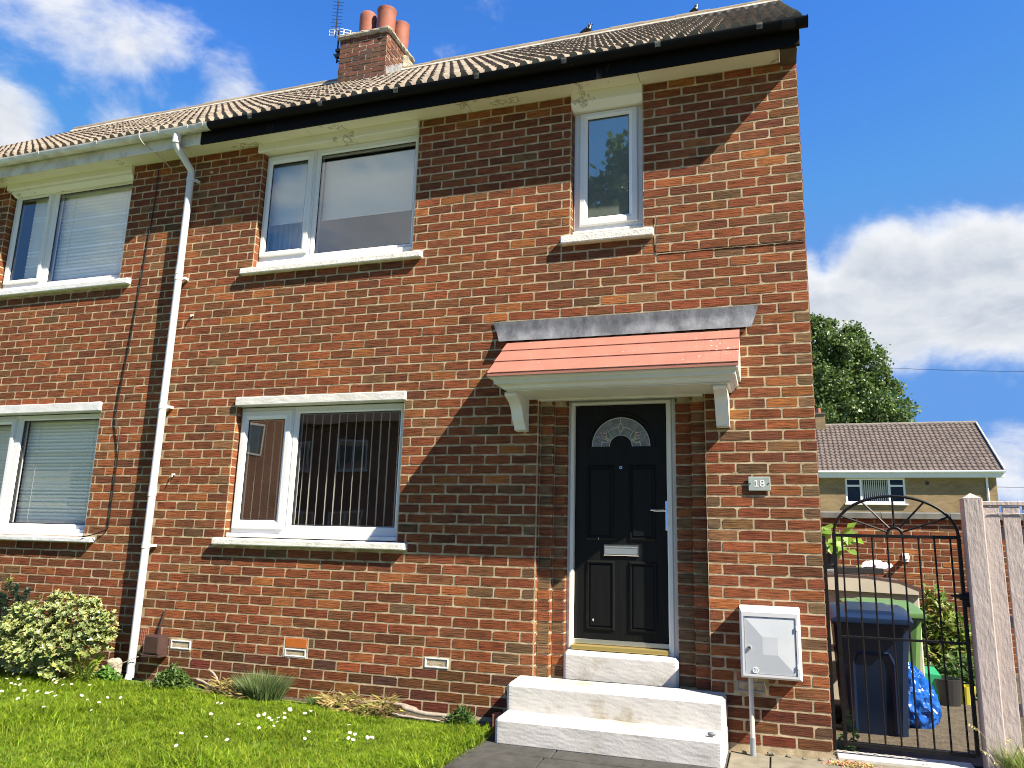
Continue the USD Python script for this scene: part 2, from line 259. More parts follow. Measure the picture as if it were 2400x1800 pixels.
M['glass'] = glassm('glass', 0.20); M['glass_low'] = glassm('glass_low', 0.10); M['glass_mid'] = glassm('glass_mid', 0.15); M['glass_far'] = glassm('glass_far', 0.03)
M['frosted'] = glassm('obscured_glass', 0.30, base=(0.13, 0.15, 0.125))
M['room'] = pm('room_wall', (0.20, 0.185, 0.165), rough=0.9); M['room_blue'] = pm('room_blue', (0.16, 0.20, 0.28), rough=0.9)
M['blind_white'] = pm('blind_white', (0.62, 0.64, 0.64), rough=0.7); M['slat'] = pm('blind_slat', (0.84, 0.84, 0.80), rough=0.5); M['vslat'] = mat('vertical_slat', {'p': ('diffuse_bsdf', {'color': (0.85, 0.82, 0.74)}), 't': ('translucent_bsdf', {'color': (0.85, 0.82, 0.74)}), 'x': ('mix_closure', {'fac': 0.45})}, [('p.BSDF', 'x.closure1'), ('t.BSDF', 'x.closure2')], surface='x.closure'); M['curtain'] = pm('curtain', (0.45, 0.48, 0.52), rough=0.85)
M['tile'] = mat('roof_tile', {'a': ('attribute', {'attribute': 'tint'}), 'g': ('geometry', {}), 'n': ('noise_texture', {'scale': 9.0, 'detail': 6.0, 'roughness': 0.65}), 'r': ('rgb_ramp', {'ramp': [(0.3, (0.62, 0.62, 0.60)), (0.5, (1, 1, 1)), (0.72, (1.2, 1.2, 1.1))]}), 'c': ('mix_color', {'blend_type': 'multiply', 'fac': 1.0}),
    'bn': ('noise_texture', {'scale': 120.0, 'detail': 3.0}), 'b': ('bump', {'strength': 0.5, 'distance': 0.004}), 'p': ('principled_bsdf', {'roughness': 0.9})},
    [('g.position', 'n.vector'), ('n.fac', 'r.fac'), ('a.color', 'c.a'), ('r.color', 'c.b'), ('c.result', 'p.base_color'), ('g.position', 'bn.vector'), ('bn.fac', 'b.height'), ('b.normal', 'p.normal')])
M['felt'] = pm('roof_felt', (0.02, 0.02, 0.02), rough=0.9)
M['timber'] = pm('timber_dark', (0.10, 0.07, 0.045), (0.06, 0.045, 0.03), rough=0.8)
M['terracotta'] = pm('terracotta', (0.27, 0.082, 0.045), (0.20, 0.068, 0.040), scale=9, rough=0.75, bump=0.2, bscale=60)
M['flaunch'] = pm('flaunching', (0.24, 0.215, 0.16), (0.42, 0.38, 0.29), scale=14, rough=0.95, bump=0.9, bscale=50, bdist=0.015)
M['step'] = mat('step_paint', {'g': ('geometry', {}), 'n': ('noise_texture', {'scale': 3.2, 'detail': 7.0, 'roughness': 0.66}), 'r': ('rgb_ramp', {'ramp': [(0.40, (0.50, 0.49, 0.47)), (0.56, (0.46, 0.45, 0.42)), (0.68, (0.33, 0.30, 0.235))]}),
    'bn': ('noise_texture', {'scale': 70.0, 'detail': 4.0}), 'b': ('bump', {'strength': 0.3, 'distance': 0.005}), 'p': ('principled_bsdf', {'roughness': 0.6})},
    [('g.position', 'n.vector'), ('n.fac', 'r.fac'), ('r.color', 'p.base_color'), ('g.position', 'bn.vector'), ('bn.fac', 'b.height'), ('b.normal', 'p.normal')])
M['box_white'] = pm('box_white', (0.58, 0.59, 0.60), (0.54, 0.55, 0.55), scale=4, rough=0.42); M['box_door'] = pm('box_door', (0.50, 0.53, 0.55), (0.46, 0.49, 0.51), scale=5, rough=0.4)
M['grey_plastic'] = pm('grey_plastic', (0.23, 0.25, 0.27), rough=0.45); M['conduit'] = pm('conduit', (0.55, 0.53, 0.47), (0.40, 0.38, 0.33), scale=10, rough=0.55)
M['slate_plate'] = pm('slate_plate', (0.30, 0.36, 0.33), (0.25, 0.30, 0.28), scale=20, rough=0.6); M['letter'] = pm('letter_white', (0.85, 0.86, 0.84), rough=0.5); M['screw'] = pm('screw', (0.05, 0.05, 0.05), rough=0.4, metallic=.6)
M['brown_plastic'] = pm('brown_plastic', (0.062, 0.033, 0.029), (0.05, 0.028, 0.024), scale=6, rough=0.38)
M['cable'] = pm('cable', (0.006, 0.0055, 0.005), rough=0.45); M['cable_grey'] = pm('cable_grey', (0.35, 0.33, 0.30), rough=0.5)
M['vent_white'] = pm('vent_white', (0.66, 0.66, 0.68), rough=0.5); M['void'] = pm('void_dark', (0.01, 0.01, 0.01), rough=0.9)
M['slab_dark'] = pm('slab_dark', (0.030, 0.0295, 0.026), (0.056, 0.054, 0.048), scale=11, rough=0.9, bump=0.7, bscale=170, bdist=0.004)
M['slab_pale'] = pm('slab_pale', (0.135, 0.12, 0.087), (0.21, 0.19, 0.14), scale=8, rough=0.9, bump=0.7, bscale=120, bdist=0.005)
M['earth'] = pm('earth', (0.055, 0.042, 0.026), (0.10, 0.08, 0.05), scale=12, rough=1.0, bump=1.0, bscale=40, bdist=0.02)
M['lawn_soil'] = pm('lawn_soil', (0.07, 0.12, 0.012), (0.11, 0.17, 0.025), scale=12, rough=1.0, bump=1.0, bscale=60, bdist=0.02)
M['ground'] = pm('ground_far', (0.12, 0.17, 0.05), (0.17, 0.19, 0.08), scale=.4, rough=1.0); M['asphalt'] = pm('asphalt', (0.045, 0.045, 0.047), (0.06, 0.06, 0.06), scale=3, rough=0.9, bump=.4, bscale=200)
M['leaf'] = leafm('leaf'); M['leaf_glossy'] = leafm('leaf_glossy', rough=0.3, trans=0.25, spec=0.55); M['grass'] = leafm('grass_blade', rough=0.5, trans=0.42, spec=0.35); M['straw'] = leafm('straw', rough=0.8, trans=0.2, spec=0.2); M['tree_leaf'] = leafm('tree_leaf', rough=0.38, trans=0.30, spec=0.5)
M['bark'] = pm('bark', (0.10, 0.075, 0.05), (0.17, 0.135, 0.10), scale=14, rough=0.95, bump=0.8, bscale=50, bdist=0.01); M['twig'] = pm('twig', (0.24, 0.19, 0.15), (0.34, 0.28, 0.23), scale=30, rough=0.9, bump=.6, bscale=120)
M['petal'] = pm('petal', (0.82, 0.82, 0.80), rough=0.7); M['pollen'] = pm('pollen', (0.75, 0.52, 0.04), rough=0.8)
M['iron'] = pm('iron_black', (0.004, 0.004, 0.0045), (0.008, 0.008, 0.008), scale=30, rough=0.42, specular_ior_level=.25)
M['fence_paint'] = pm('fence_paint', (0.40, 0.345, 0.32), (0.345, 0.295, 0.27), scale=7, stretch=(1, 1, .3), rough=0.65, bump=0.75, bscale=45, bdist=0.008)
M['bin_blue'] = pm('bin_blue', (0.006, 0.015, 0.040), (0.005, 0.012, 0.032), scale=4, rough=0.33, specular_ior_level=.35); M['bin_green'] = pm('bin_green', (0.085, 0.175, 0.05), (0.075, 0.155, 0.045), scale=4, rough=0.4)
M['bag'] = pm('bag_blue', (0.006, 0.075, 0.34), (0.008, 0.09, 0.40), scale=6, rough=0.22, specular_ior_level=.7); M['cream'] = pm('store_cream', (0.50, 0.46, 0.37), (0.44, 0.40, 0.32), scale=4, rough=0.55); M['brown_lid'] = pm('brown_lid', (0.075, 0.05, 0.042), rough=0.45)
M['coping'] = pm('coping_concrete', (0.085, 0.095, 0.09), (0.15, 0.155, 0.14), scale=6, rough=0.9, bump=.4); M['foil'] = pm('foil_white', (0.75, 0.75, 0.76), rough=0.4); M['pot'] = pm('pot_black', (0.02, 0.02, 0.02), rough=0.5); M['green_plastic'] = pm('green_plastic', (0.02, 0.25, 0.11), rough=0.4); M['yellow_plastic'] = pm('yellow_plastic', (0.5, 0.45, 0.05), rough=0.4)
M['feather'] = pm('feather_black', (0.010, 0.010, 0.013), rough=0.4); M['feather_grey'] = pm('feather_grey', (0.10, 0.10, 0.11), rough=0.6)
M['aluminium'] = pm('aluminium', (0.25, 0.25, 0.26), rough=0.4, metallic=.7)
M['sedum'] = leafm('sedum', rough=.5, trans=.2)
def far_brick(name, c1, c2, mortar, rot=(math.pi / 2, 0, 0), soldier=False):
    return mat(name, {'g': ('geometry', {}), 's': ('separate_xyz', {}), 'ad': ('math', {'math_type': 'add'}), 'cb': ('combine_xyz', {}), 'bt': ('brick_texture', {'color1': c1, 'color2': c2, 'mortar': mortar, 'scale': 1.0, 'brick_width': 0.225, 'row_height': 0.075, 'mortar_size': 0.008, 'bias': 0.0}),
        'n': ('noise_texture', {'scale': 1.2, 'detail': 4.0}), 'r': ('rgb_ramp', {'ramp': [(.3, (.8, .8, .8)), (.7, (1.15, 1.15, 1.15))]}), 'c': ('mix_color', {'blend_type': 'multiply', 'fac': 1.0}), 'p': ('principled_bsdf', {'roughness': .9})},
        [('g.position', 's.vector'), ('s.x', 'ad.value1'), ('s.y', 'ad.value2'), ('ad.value', 'cb.x'), ('s.z', 'cb.y'), ('cb.vector', 'bt.vector'), ('g.position', 'n.vector'), ('n.fac', 'r.fac'), ('bt.color', 'c.a'), ('r.color', 'c.b'), ('c.result', 'p.base_color')])
M['buff_brick'] = far_brick('buff_brick', (0.27, 0.185, 0.092), (0.20, 0.135, 0.066), (0.24, 0.185, 0.115)); M['red_far'] = far_brick('red_far', (0.25, 0.09, 0.05), (0.18, 0.065, 0.04), (0.35, 0.3, 0.22))

# ------------------------------------------------------------------ ground
def sheet(name, pts, z, m, kind='structure', label=None):
    b = MB(); pts = [(p[0], p[1], p[2] if len(p) > 2 else z) for p in pts]
    b.add(pts, [(0, i, i + 1) for i in range(1, len(pts) - 1)]); return b.build(name, m, label=label, kind=kind)
sheet('ground', [(-700, -700), (700, -700), (700, 700), (-700, 700)], -0.34, M['ground'])
sheet('road', [(-200, -12.6), (200, -12.6), (200, -7.6), (-200, -7.6)], -0.30, M['asphalt'])
def gz(x): return -0.05 + 0.09 * min(max((-2.4 - x) / 4.6, 0), 1)
b = MB(); nx, ny = 90, 36; v = []
for i in range(nx + 1):
    for j in range(ny + 1):
        x = -2.33 - 14 * (i / nx) ** 1.3; y = 0.0 - 6.8 * (j / ny); v.append((x, y, gz(x)))
v = np.array(v); v[:, 2] += 0.03 * (meshkit.noise(v * [2.2, 2.2, 0]) - .5) * np.minimum(1, -v[:, 1] * 6)
f = [(i * (ny + 1) + j, i * (ny + 1) + j + 1, (i + 1) * (ny + 1) + j + 1, (i + 1) * (ny + 1) + j) for i in range(nx) for j in range(ny)]
b.add(v, f); b.build('lawn', M['lawn_soil'], kind='structure', smooth=True)
sheet('soil_bed', [(-16, -0.16, gz(-9) + .018), (-7, -0.16, gz(-7) + .018), (-4.5, -0.14, gz(-4.5) + .018), (-2.36, -0.10, gz(-2.36) + .018), (-2.2, 0.0, gz(-2.3) + .018), (-4.5, 0.0, gz(-4.5) + .02), (-7, 0.0, gz(-7) + .02), (-16, 0.0, gz(-9) + .02)], 0, M['earth'])
# the front path: separate slabs on a bed
sheet('path_bed', [(-2.34, -6.8), (4.2, -6.8), (4.2, 0.28), (-0.0, 0.28), (0, 0.0), (-2.34, 0.0)], -0.062, M['earth'])
pth = path_for('path'); UsdGeom.Xform.Define(stage, pth); origin[pth] = np.zeros(3); tag(pth, 'path of worn concrete slabs in front of the white steps', kind='structure')
xs = [-2.325, -1.785, -1.168, -0.66, -0.40, 0.22, 0.84, 1.46, 2.08, 2.7, 3.3, 4.1]
rows = [(-0.72, -0.06), (-1.34, -0.728), (-1.96, -1.348), (-2.58, -1.968), (-3.2, -2.588), (-3.82, -3.208), (-4.44, -3.828), (-5.06, -4.448), (-5.68, -5.068), (-6.3, -5.688), (-6.8, -6.308)]
def slab(x0, x1, y0, y1, m, z=-0.042, parent=pth, skew=0.0):
    h = MB().box(x0 + .005, x1 - .005, y0 + .004, y1 - .004, z - .02, z + rng.uniform(-.003, .003), .004)
    h.v[0][:, 0] += (h.v[0][:, 1] - y1) * -skew; h.build('slab', m, parent)
for k, (y0, y1) in enumerate(rows):
    for i in range(len(xs) - 1):
        x0, x1 = xs[i], xs[i + 1]
        if x0 > 1.0 and k < 3: continue
        if k % 2 and 3 < i: x0 -= .31; x1 -= .31
        yy = y1
        if i >= 3 and k == 0: yy = 0.0 if x1 <= 0.05 else 0.0
        slab(x0, x1, y0, yy, M['slab_pale'] if (x0 >= -0.68 and k < 1) else M['slab_dark'], skew=.06 if i < 2 else 0.0)
slab(-0.03, 0.86, 0.0, 0.30, M['slab_pale'])
b = MB()
for i in range(5):
    y = .03 + i * .045; b.box(0.03, .85, y, y + .034, -0.04, -0.028 - .002 * i, .003)
th = thing('threshold_grating', 'ribbed grey timber threshold under the black iron gate', 'threshold', (0.4, .1, -.04))
for i in range(5):
    y = .03 + i * .045; MB().box(0.03, .85, y, y + .034, -0.045, -0.024, .003).build('rib', M['conduit'], th)
# the yard behind the gate, falling gently away
yard = path_for('yard'); UsdGeom.Xform.Define(stage, yard); origin[yard] = np.zeros(3); tag(yard, 'yard of grey paving slabs behind the gate', kind='structure')
sheet('yard_bed', [(0.0, 0.3, -0.075), (12, 0.3, -0.075), (12, 1.1, -0.175), (12, 7, -0.175), (0, 7, -0.175), (0, 1.1, -0.175)], 0, M['earth'])
for i in range(7):
    for k in range(9):
        x0, y0 = .02 + i * .605, .31 + k * .605
        zz = lambda y: -0.05 - 0.10 * min(max((y - .3) / .8, 0), 1)
        h = MB().box(x0, x0 + .595, y0, y0 + .595, -.03, 0, .004)
        h.v[0][:, 2] += np.array([zz(y) for y in h.v[0][:, 1]]); h.build('slab', M['slab_dark'], yard)

# ------------------------------------------------------------------ bricks
PB, HB, CZ = 0.2258, 0.1119, 0.0805
PAL = [((0.300, 0.093, 0.041), 30), ((0.265, 0.090, 0.040), 26), ((0.330, 0.112, 0.045), 18), ((0.215, 0.080, 0.040), 9), ((0.385, 0.138, 0.050), 6), ((0.250, 0.106, 0.048), 10), ((0.46, 0.175, 0.058), 2.0), ((0.190, 0.108, 0.055), 2.0), ((0.29, 0.15, 0.070), 1.5)]
PALH = [((0.23, 0.145, 0.078), 5), ((0.27, 0.165, 0.085), 4), ((0.35, 0.122, 0.05), 5), ((0.27, 0.095, 0.045), 5), ((0.41, 0.16, 0.06), 1)]
def pick(pal, r):
    t = r.random() * sum(w for _, w in pal)
    for c, w in pal:
        t -= w
        if t <= 0: break
    k = r.uniform(.82, 1.18) * .64; return tuple(min(1, x * k * r.uniform(.95, 1.05)) for x in c)
def brick_geo(r, u0, u1, z0, z1, depth=0.012, proud=0.0, taper=0.0028):
    """a worn brick face in local (u, n, z): outline with knocked-off corners, front ring, back ring"""
    j = lambda a=.0016: r.uniform(-a, a)
    w = u1 - u0; c = [r.uniform(.0015, .006) if r.random() < .85 else r.uniform(.008, .018) for _ in range(4)]
    c = [min(x, w * .3) for x in c]
    pts = [(u0 + c[0], z0 + j()), (u0 + w * .35, z0 + j(.0022)), (u0 + w * .68, z0 + j(.0022)), (u1 - c[1], z0 + j()), (u1 + j(), z0 + c[1] * .7), (u1 + j(), z1 - c[2] * .7), (u1 - c[2], z1 + j()),
           (u0 + w * .66, z1 + j(.0022)), (u0 + w * .33, z1 + j(.0022)), (u0 + c[3], z1 + j()), (u0 + j(), z1 - c[3] * .7), (u0 + j(), z0 + c[0] * .7)]
    cx, cz = (u0 + u1) / 2, (z0 + z1) / 2; v = []
    for (u, z) in pts: v.append((u + np.sign(cx - u) * taper, -proud + r.uniform(0, .0012), z + np.sign(cz - z) * taper))
    for (u, z) in pts: v.append((u, depth, z))
    n = 12
    f = [(0, i, i + 1) for i in range(1, n - 1)]
    for k in range(n): f += [(k, n + k, n + (k + 1) % n), (k, n + (k + 1) % n, (k + 1) % n)]
    return np.array(v), f
def place(v, o, u, nrm):
    """local (u, n, z) -> world; nrm points out of the wall"""
    o = np.array(o, float); u = np.array(u, float); nrm = np.array(nrm, float)
    return o + v[:, :1] * u - v[:, 1:2] * nrm + np.stack([v[:, 0] * 0, v[:, 0] * 0, v[:, 2]], 1)
def layout(x0, x1, ncourse, phase_e, phase_o, openings=(), zbase=0.0, pitch=PB, course=CZ, zmax=None, start=0):
    out = []
    for i in range(start, ncourse):
        za, zb = zbase + i * course + .0052, zbase + (i + 1) * course - .0052
        ph = phase_e if i % 2 == 0 else phase_o
        k0 = math.floor((x0 - ph) / pitch) - 1; segs = []
        for k in range(k0, k0 + int((x1 - x0) / pitch) + 4):
            a, c = ph + k * pitch + .0052, ph + (k + 1) * pitch - .0052
            a, c = max(a, x0), min(c, x1)
            if c - a > .02: segs.append((a, c))
        for (oa, ob, oz0, oz1) in openings:
            nz = []
            ov = min(zb, oz1) - max(za, oz0)
            if ov <= 0.004: continue
            part = ov < .6 * (zb - za)
            for (a, c) in segs:
                if c <= oa + .004 or a >= ob - .004: nz.append((a, c)); continue
                if part:
                    if oz0 > za: out.append((i, max(a, oa), min(c, ob), za, oz0 - .004))
                    else: out.append((i, max(a, oa), min(c, ob), oz1 + .004, zb))
                if oa - a > .022: nz.append((a, oa - .005))
                if c - ob > .022: nz.append((ob + .005, c))
            segs = nz
        out += [(i, a, c, za, zb) for a, c in segs]
    return [o for o in out if o[2] - o[1] > .018 and o[4] - o[3] > .012]
def brick_tint(r, i, a, c, z, edge=False):
    t = pick(PALH if (c - a) < .13 and (edge or r.random() < .35) else PAL, r)
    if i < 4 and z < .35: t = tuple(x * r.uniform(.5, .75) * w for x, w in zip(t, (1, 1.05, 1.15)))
    return t
CAMV, FW = np.array(CAM), np.array(FWD)
def put_bricks(items, parent, mats, limit=300, rest='brickwork'):
    """items: (verts, faces, tint). The ones that show largest become parts, the rest one stuff part."""
    def score(it):
        c = it[0].mean(0) - CAMV; d = c @ FW
        if d < .3: return 0
        x = abs(c @ np.array(RIGHT)) / d / (18 / 27.114); y = abs(c @ np.array(UP)) / d / (13.5 / 27.114)
        return (1 if max(x, y) < 1.02 else 1e-3) * np.ptp(it[0][:, 2]) * max(np.ptp(it[0][:, 0]), 1e-3) / d ** 2
    items = sorted(items, key=score, reverse=True)
    for v, f, t in items[:limit]: MB().add(v, f, t).build('brick', mats, parent, tint=True)
    if len(items) > limit:
        b = MB()
        for v, f, t in items[limit:]: b.add(v, f, t)
        b.build(rest, mats, parent, tint=True, kind='stuff')

XP = -5.84     # party line
NC = 64
rb = random.Random(21)
main_open = [(-5.025, -3.295, 1.285, 2.572), (-5.115, -3.20, 1.225, 1.29), (-5.01, -3.305, 3.86, 5.3), (-5.115, -3.20, 3.775, 3.865), (-1.842, -1.229, 3.86, 5.3), (-1.915, -1.143, 3.765, 3.865),
             (-2.086, -0.780, -0.1, 2.462), (-5.485, -5.247, .300, .390), (-4.302, -4.060, .315, .485), (-3.0, -2.765, .320, .412), (-.618, -.40, .33, .475), (-5.885, -5.738, .318, .470)]
neigh_open = [(-8.41, -6.65, 1.265, 2.575), (-8.55, -6.51, 1.20, 1.27), (-8.41, -6.65, 3.88, 5.3), (-8.5, -6.49, 3.80, 3.89), (-14.5, -11.0, 1.2, 2.58), (-14.5, -11, 3.8, 5.3)]
def wall_panel(name, x0, x1, openings, parent, z0=-0.1, z1=5.18):
    p = sbox(x0, z0, x1, z1)
    for (a, c, d, e) in openings:
        if e - d > .2: p = p.difference(sbox(a, d, c, min(e, z1 + .1)))
    return MB().prism(p, 0.0018, 0.115, 'y').build(name, M['mortar'], parent)

def house(name, label, x0, x1, loc):
    h = thing(name, label, 'house', loc); return h
H = house('brick_house', 'red brick house numbered 18 with black front door and black gutter', XP, 0, (-2.9, 0, 0))
N = house('brick_house', 'adjoining red brick house at the left edge with slatted blinds and pale grey gutter', -12, XP, (-8.9, 0, 0))
W = wall_panel('front_wall', XP, -0.004, main_open, H); WN = wall_panel('front_wall', -11.95, XP - .001, neigh_open, N)
items = []
lay = [(q, 'L') for q in layout(XP + .004, -2.093, 32, -2.0865, -2.0865 - HB, main_open)] + [(q, 'R') for q in layout(-2.084, 0.0, 32, 0.0, -HB, main_open)] + [(q, 'T') for q in layout(XP + .004, 0.0, NC, 0.0, -HB, main_open, start=32)]
for (i, a, c, za, zb), side in lay:
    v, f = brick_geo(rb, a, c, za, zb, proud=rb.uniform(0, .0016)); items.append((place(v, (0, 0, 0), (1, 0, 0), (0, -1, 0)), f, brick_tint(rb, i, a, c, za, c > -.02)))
def jamb(x, face, y0, y1, za, zb, out):
    """brick ends on a reveal; face +1 looks to +x"""
    for i in range(NC):
        a, c = i * CZ + .0045, (i + 1) * CZ - .0045
        if c < za + .02 or a > zb - .02: continue
        v, f = brick_geo(rb, y0, y1, max(a, za), min(c, zb), proud=.001)
        out.append((place(v, (x, 0, 0), (0, 1, 0), (face, 0, 0)), f if face > 0 else [t[::-1] for t in f], tuple(q * 1.05 for q in pick(PAL, rb))))
for xa, xb, za, zb in ((-5.025, -3.295, 1.29, 2.49), (-5.01, -3.305, 3.87, 5.14), (-1.842, -1.229, 3.87, 5.14)):
    jamb(xa + .002, 1, .004, .079, za, zb, items); jamb(xb - .002, -1, .004, .079, za, zb, items)
# stepped brick reveals of the doorway
jamb(-2.0835, 1, .004, .052, .30, 2.455, items); jamb(-0.7825, -1, .004, .052, .30, 2.455, items)
jamb(-1.9785, 1, .058, .107, .33, 2.455, items); jamb(-0.8895, -1, .058, .107, .33, 2.455, items)
jamb(-1.8775, 1, .112, .175, .33, 2.455, items); jamb(-1.0105, -1, .112, .175, .33, 2.455, items)
for xa, xb, y in ((-2.080, -1.983, .055), (-1.976, -1.882, .110), (-.885, -.786, .055), (-1.006, -.892, .110)):
    for i in range(4, 31):
        a, c = i * CZ + .0045, (i + 1) * CZ - .0045
        if c > 2.46: continue
        v, f = brick_geo(rb, xa, xb, a, c, proud=rb.uniform(0, .003)); items.append((place(v, (0, y, 0), (1, 0, 0), (0, -1, 0)), f, pick(PALH, rb)))
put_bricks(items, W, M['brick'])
b = MB()
for xa, xb, y in ((-2.086, -1.98, .061), (-1.981, -1.880, .116), (-.887, -.780, .061), (-1.008, -.886, .116)): b.box(xa, xb, y, .30, -.05, 2.46)
b.build('door_reveal', M['mortar'], H)
items = []
for (i, a, c, za, zb) in layout(-11.95, XP - .004, NC, -2.0865, -2.0865 - HB, neigh_open):
    v, f = brick_geo(rb, a, c, za, zb, proud=rb.uniform(0, .0016)); items.append((place(v, (0, 0, 0), (1, 0, 0), (0, -1, 0)), f, brick_tint(rb, i, a, c, za)))
for xa, xb, za, zb in ((-8.41, -6.65, 1.27, 2.49), (-8.41, -6.65, 3.89, 5.14)):
    jamb(xa + .002, 1, .004, .079, za, zb, items)
put_bricks(items, WN, M['brick'])

# gable wall (x = 0) and rear walls
RIDGE_Y, SLOPE = 3.62, 0.7847
EAVE_Y, EAVE_Z = -0.30, 5.268
ridge_z = EAVE_Z + SLOPE * (RIDGE_Y - EAVE_Y)
DEPTH = 7.24
gpoly = [(0.006, -.1), (DEPTH, -.1), (DEPTH, 5.25), (RIDGE_Y, ridge_z - .12), (0.006, 5.47)]
G = MB().prism(gpoly, -.125, -.0055, 'x').build('gable_wall', M['mortar'], H)
b = MB()
for (i, a, c, za, zb) in layout(0.001, DEPTH, 103, HB - PB, 0.0):
    def top(y): return (5.25 + (y - 0) * SLOPE if y < RIDGE_Y else 5.25 + (DEPTH - y) * SLOPE) + .02
    if zb > min(top(a), top(c)): continue
    v, f = brick_geo(rb, a, c, za, zb, proud=rb.uniform(0, .002)); b.add(place(v, (0, 0, 0), (0, 1, 0), (1, 0, 0)), f, pick(PAL, rb))
b.build('brickwork', M['brick'], G, tint=True, kind='stuff')
MB().box(XP, -.13, DEPTH - .12, DEPTH, -.1, 5.2).build('rear_wall', M['red_far'], H); MB().box(-11.95, XP - .002, DEPTH - .12, DEPTH, -.1, 5.2).build('rear_wall', M['red_far'], N)
MB().box(XP - .05, XP + .05, .12, DEPTH - .13, -.1, 5.2).build('party_wall', M['room'], H); MB().box(-11.95, -11.85, .12, DEPTH - .13, -.1, 5.2).build('end_wall', M['room'], N)

# ------------------------------------------------------------------ roofs
THETA = math.atan(SLOPE)
sd = np.array([0, math.cos(THETA), math.sin(THETA)]); nd = np.array([0, -math.sin(THETA), math.cos(THETA)])
GAUGE, TL, TW = 0.302, 0.36, 0.330
def roof_tile(r, x, row, flip=False, w=TW):
    us = []
    for k in (0, 1, 2):
        c0 = w * (1 + 2 * k) / 6
        us += [(c0 - .036, .0), (c0 - .028, .020), (c0 - .013, .034), (c0 + .013, .034), (c0 + .028, .020), (c0 + .036, 0)]
    us = [(0, 0)] + us + [(w, 0)]; s0 = row * GAUGE + r.uniform(-.006, .006); lift = .046 + r.uniform(-.004, .005); v = []
    dx = r.uniform(-.003, .003)
    for u, h in us: v.append((x + u + dx, s0, h + lift))
    for u, h in us: v.append((x + u + dx, s0 + TL, h + .012))
    for u, h in us: v.append((x + u + dx, s0 + .002, h * .70 + lift - .034))
    v = np.array(v); n = len(us); f = []
    for k in range(n - 1):
        f += [(k, k + 1, n + k + 1), (k, n + k + 1, n + k), (2 * n + k, 2 * n + k + 1, k + 1), (2 * n + k, k + 1, k)]
    e = np.array([0, EAVE_Y, EAVE_Z])
    w3 = e + v[:, :1] * np.array([1, 0, 0]) + v[:, 1:2] * sd + v[:, 2:] * nd
    if flip: w3[:, 1] = 2 * RIDGE_Y - w3[:, 1]; f = [t[::-1] for t in f]
    k = r.uniform(.8, 1.15); base = (0.20, 0.165, 0.127) if r.random() < .8 else (0.165, 0.132, 0.10)
    return w3, f, tuple(x * k for x in base)
NR = round(((RIDGE_Y - EAVE_Y) / math.cos(THETA)) / GAUGE)
rt = random.Random(5)
def roof(h, x0, x1, label=None):
    e0, e1 = np.array([0, EAVE_Y + .05, EAVE_Z + .035]), np.array([0, RIDGE_Y, ridge_z - .01]); b = MB()
    for y2, dz in ((EAVE_Y + .05, 0), (2 * RIDGE_Y - EAVE_Y - .05, 0)):
        b.quad((x0, y2, EAVE_Z + .03), (x1, y2, EAVE_Z + .03), (x1, RIDGE_Y, ridge_z - .012), (x0, RIDGE_Y, ridge_z - .012))
    R_ = b.build('roof', M['felt'], h); its = []
    MB().box(x0, x1, EAVE_Y + .012, EAVE_Y + .05, EAVE_Z + .02, EAVE_Z + .052).build('eaves_mortar', M['mortar_old'], R_)
    ncol = int(round((x1 - x0) / TW)); w = (x1 - x0) / ncol
    for row in range(NR):
        for c in range(ncol): its.append(roof_tile(rt, x0 + c * w, row, w=w))
    def sc(it):
        c = it[0].mean(0) - CAMV; d = c @ FW; x = abs(c @ np.array(RIGHT)) / d / (18 / 27.114); y = abs(c @ np.array(UP)) / d / (13.5 / 27.114)
        return (1 if max(x, y) < 1.03 else 1e-3) / d
    its.sort(key=sc, reverse=True)
    for v, f, t in its[:300]: MB().add(v, f, t).build('roof_tile', M['tile'], R_, tint=True)
    b = MB()
    for v, f, t in its[300:]: b.add(v, f, t)
    for row in range(NR):
        for c in range(ncol): b.add(*roof_tile(rt, x0 + c * w, row, True, w))
    b.build('tiling', M['tile'], R_, tint=True, kind='stuff')
    k = int((x1 - x0) / .45)
    for i in range(k):
        xa, xb = x0 + (x1 - x0) * i / k + .002, x0 + (x1 - x0) * (i + 1) / k - .002; arc = []
        dz = rt.uniform(-.008, .008)
        for q in range(9):
            a = math.pi * q / 8; arc.append((RIDGE_Y - .13 * math.cos(a), ridge_z + .01 + dz + .105 * math.sin(a)))
        arc2 = [(RIDGE_Y - .115 * math.cos(math.pi * q / 8), ridge_z - .005 + dz + .09 * math.sin(math.pi * q / 8)) for q in range(8, -1, -1)]
        t = rt.uniform(.85, 1.1); MB().prism(arc + arc2, xa, xb, 'x', tint=(.20 * t, .165 * t, .12 * t)).build('ridge_tile', M['tile'], R_, tint=True)
    b = MB()
    for s in (-1, 1): b.tube([(x0, RIDGE_Y + s * .135, ridge_z - .035), (x1, RIDGE_Y + s * .135, ridge_z - .035)], .038, 6)
    b.build('ridge_bedding', M['mortar_old'], R_)
    return R_
RF = roof(H, XP + .002, 0.055); RN = roof(N, -11.95, XP - .002)
# verge: the row of cut tile edges seen at the right-hand end, with its mortar bed
b = MB(); pts = [np.array([0.03, EAVE_Y, EAVE_Z]) + sd * s + nd * .012 for s in np.linspace(.02, NR * GAUGE, 16)]; b.tube(pts, .022, 6); b.build('verge_mortar', M['mortar_old'], RF)
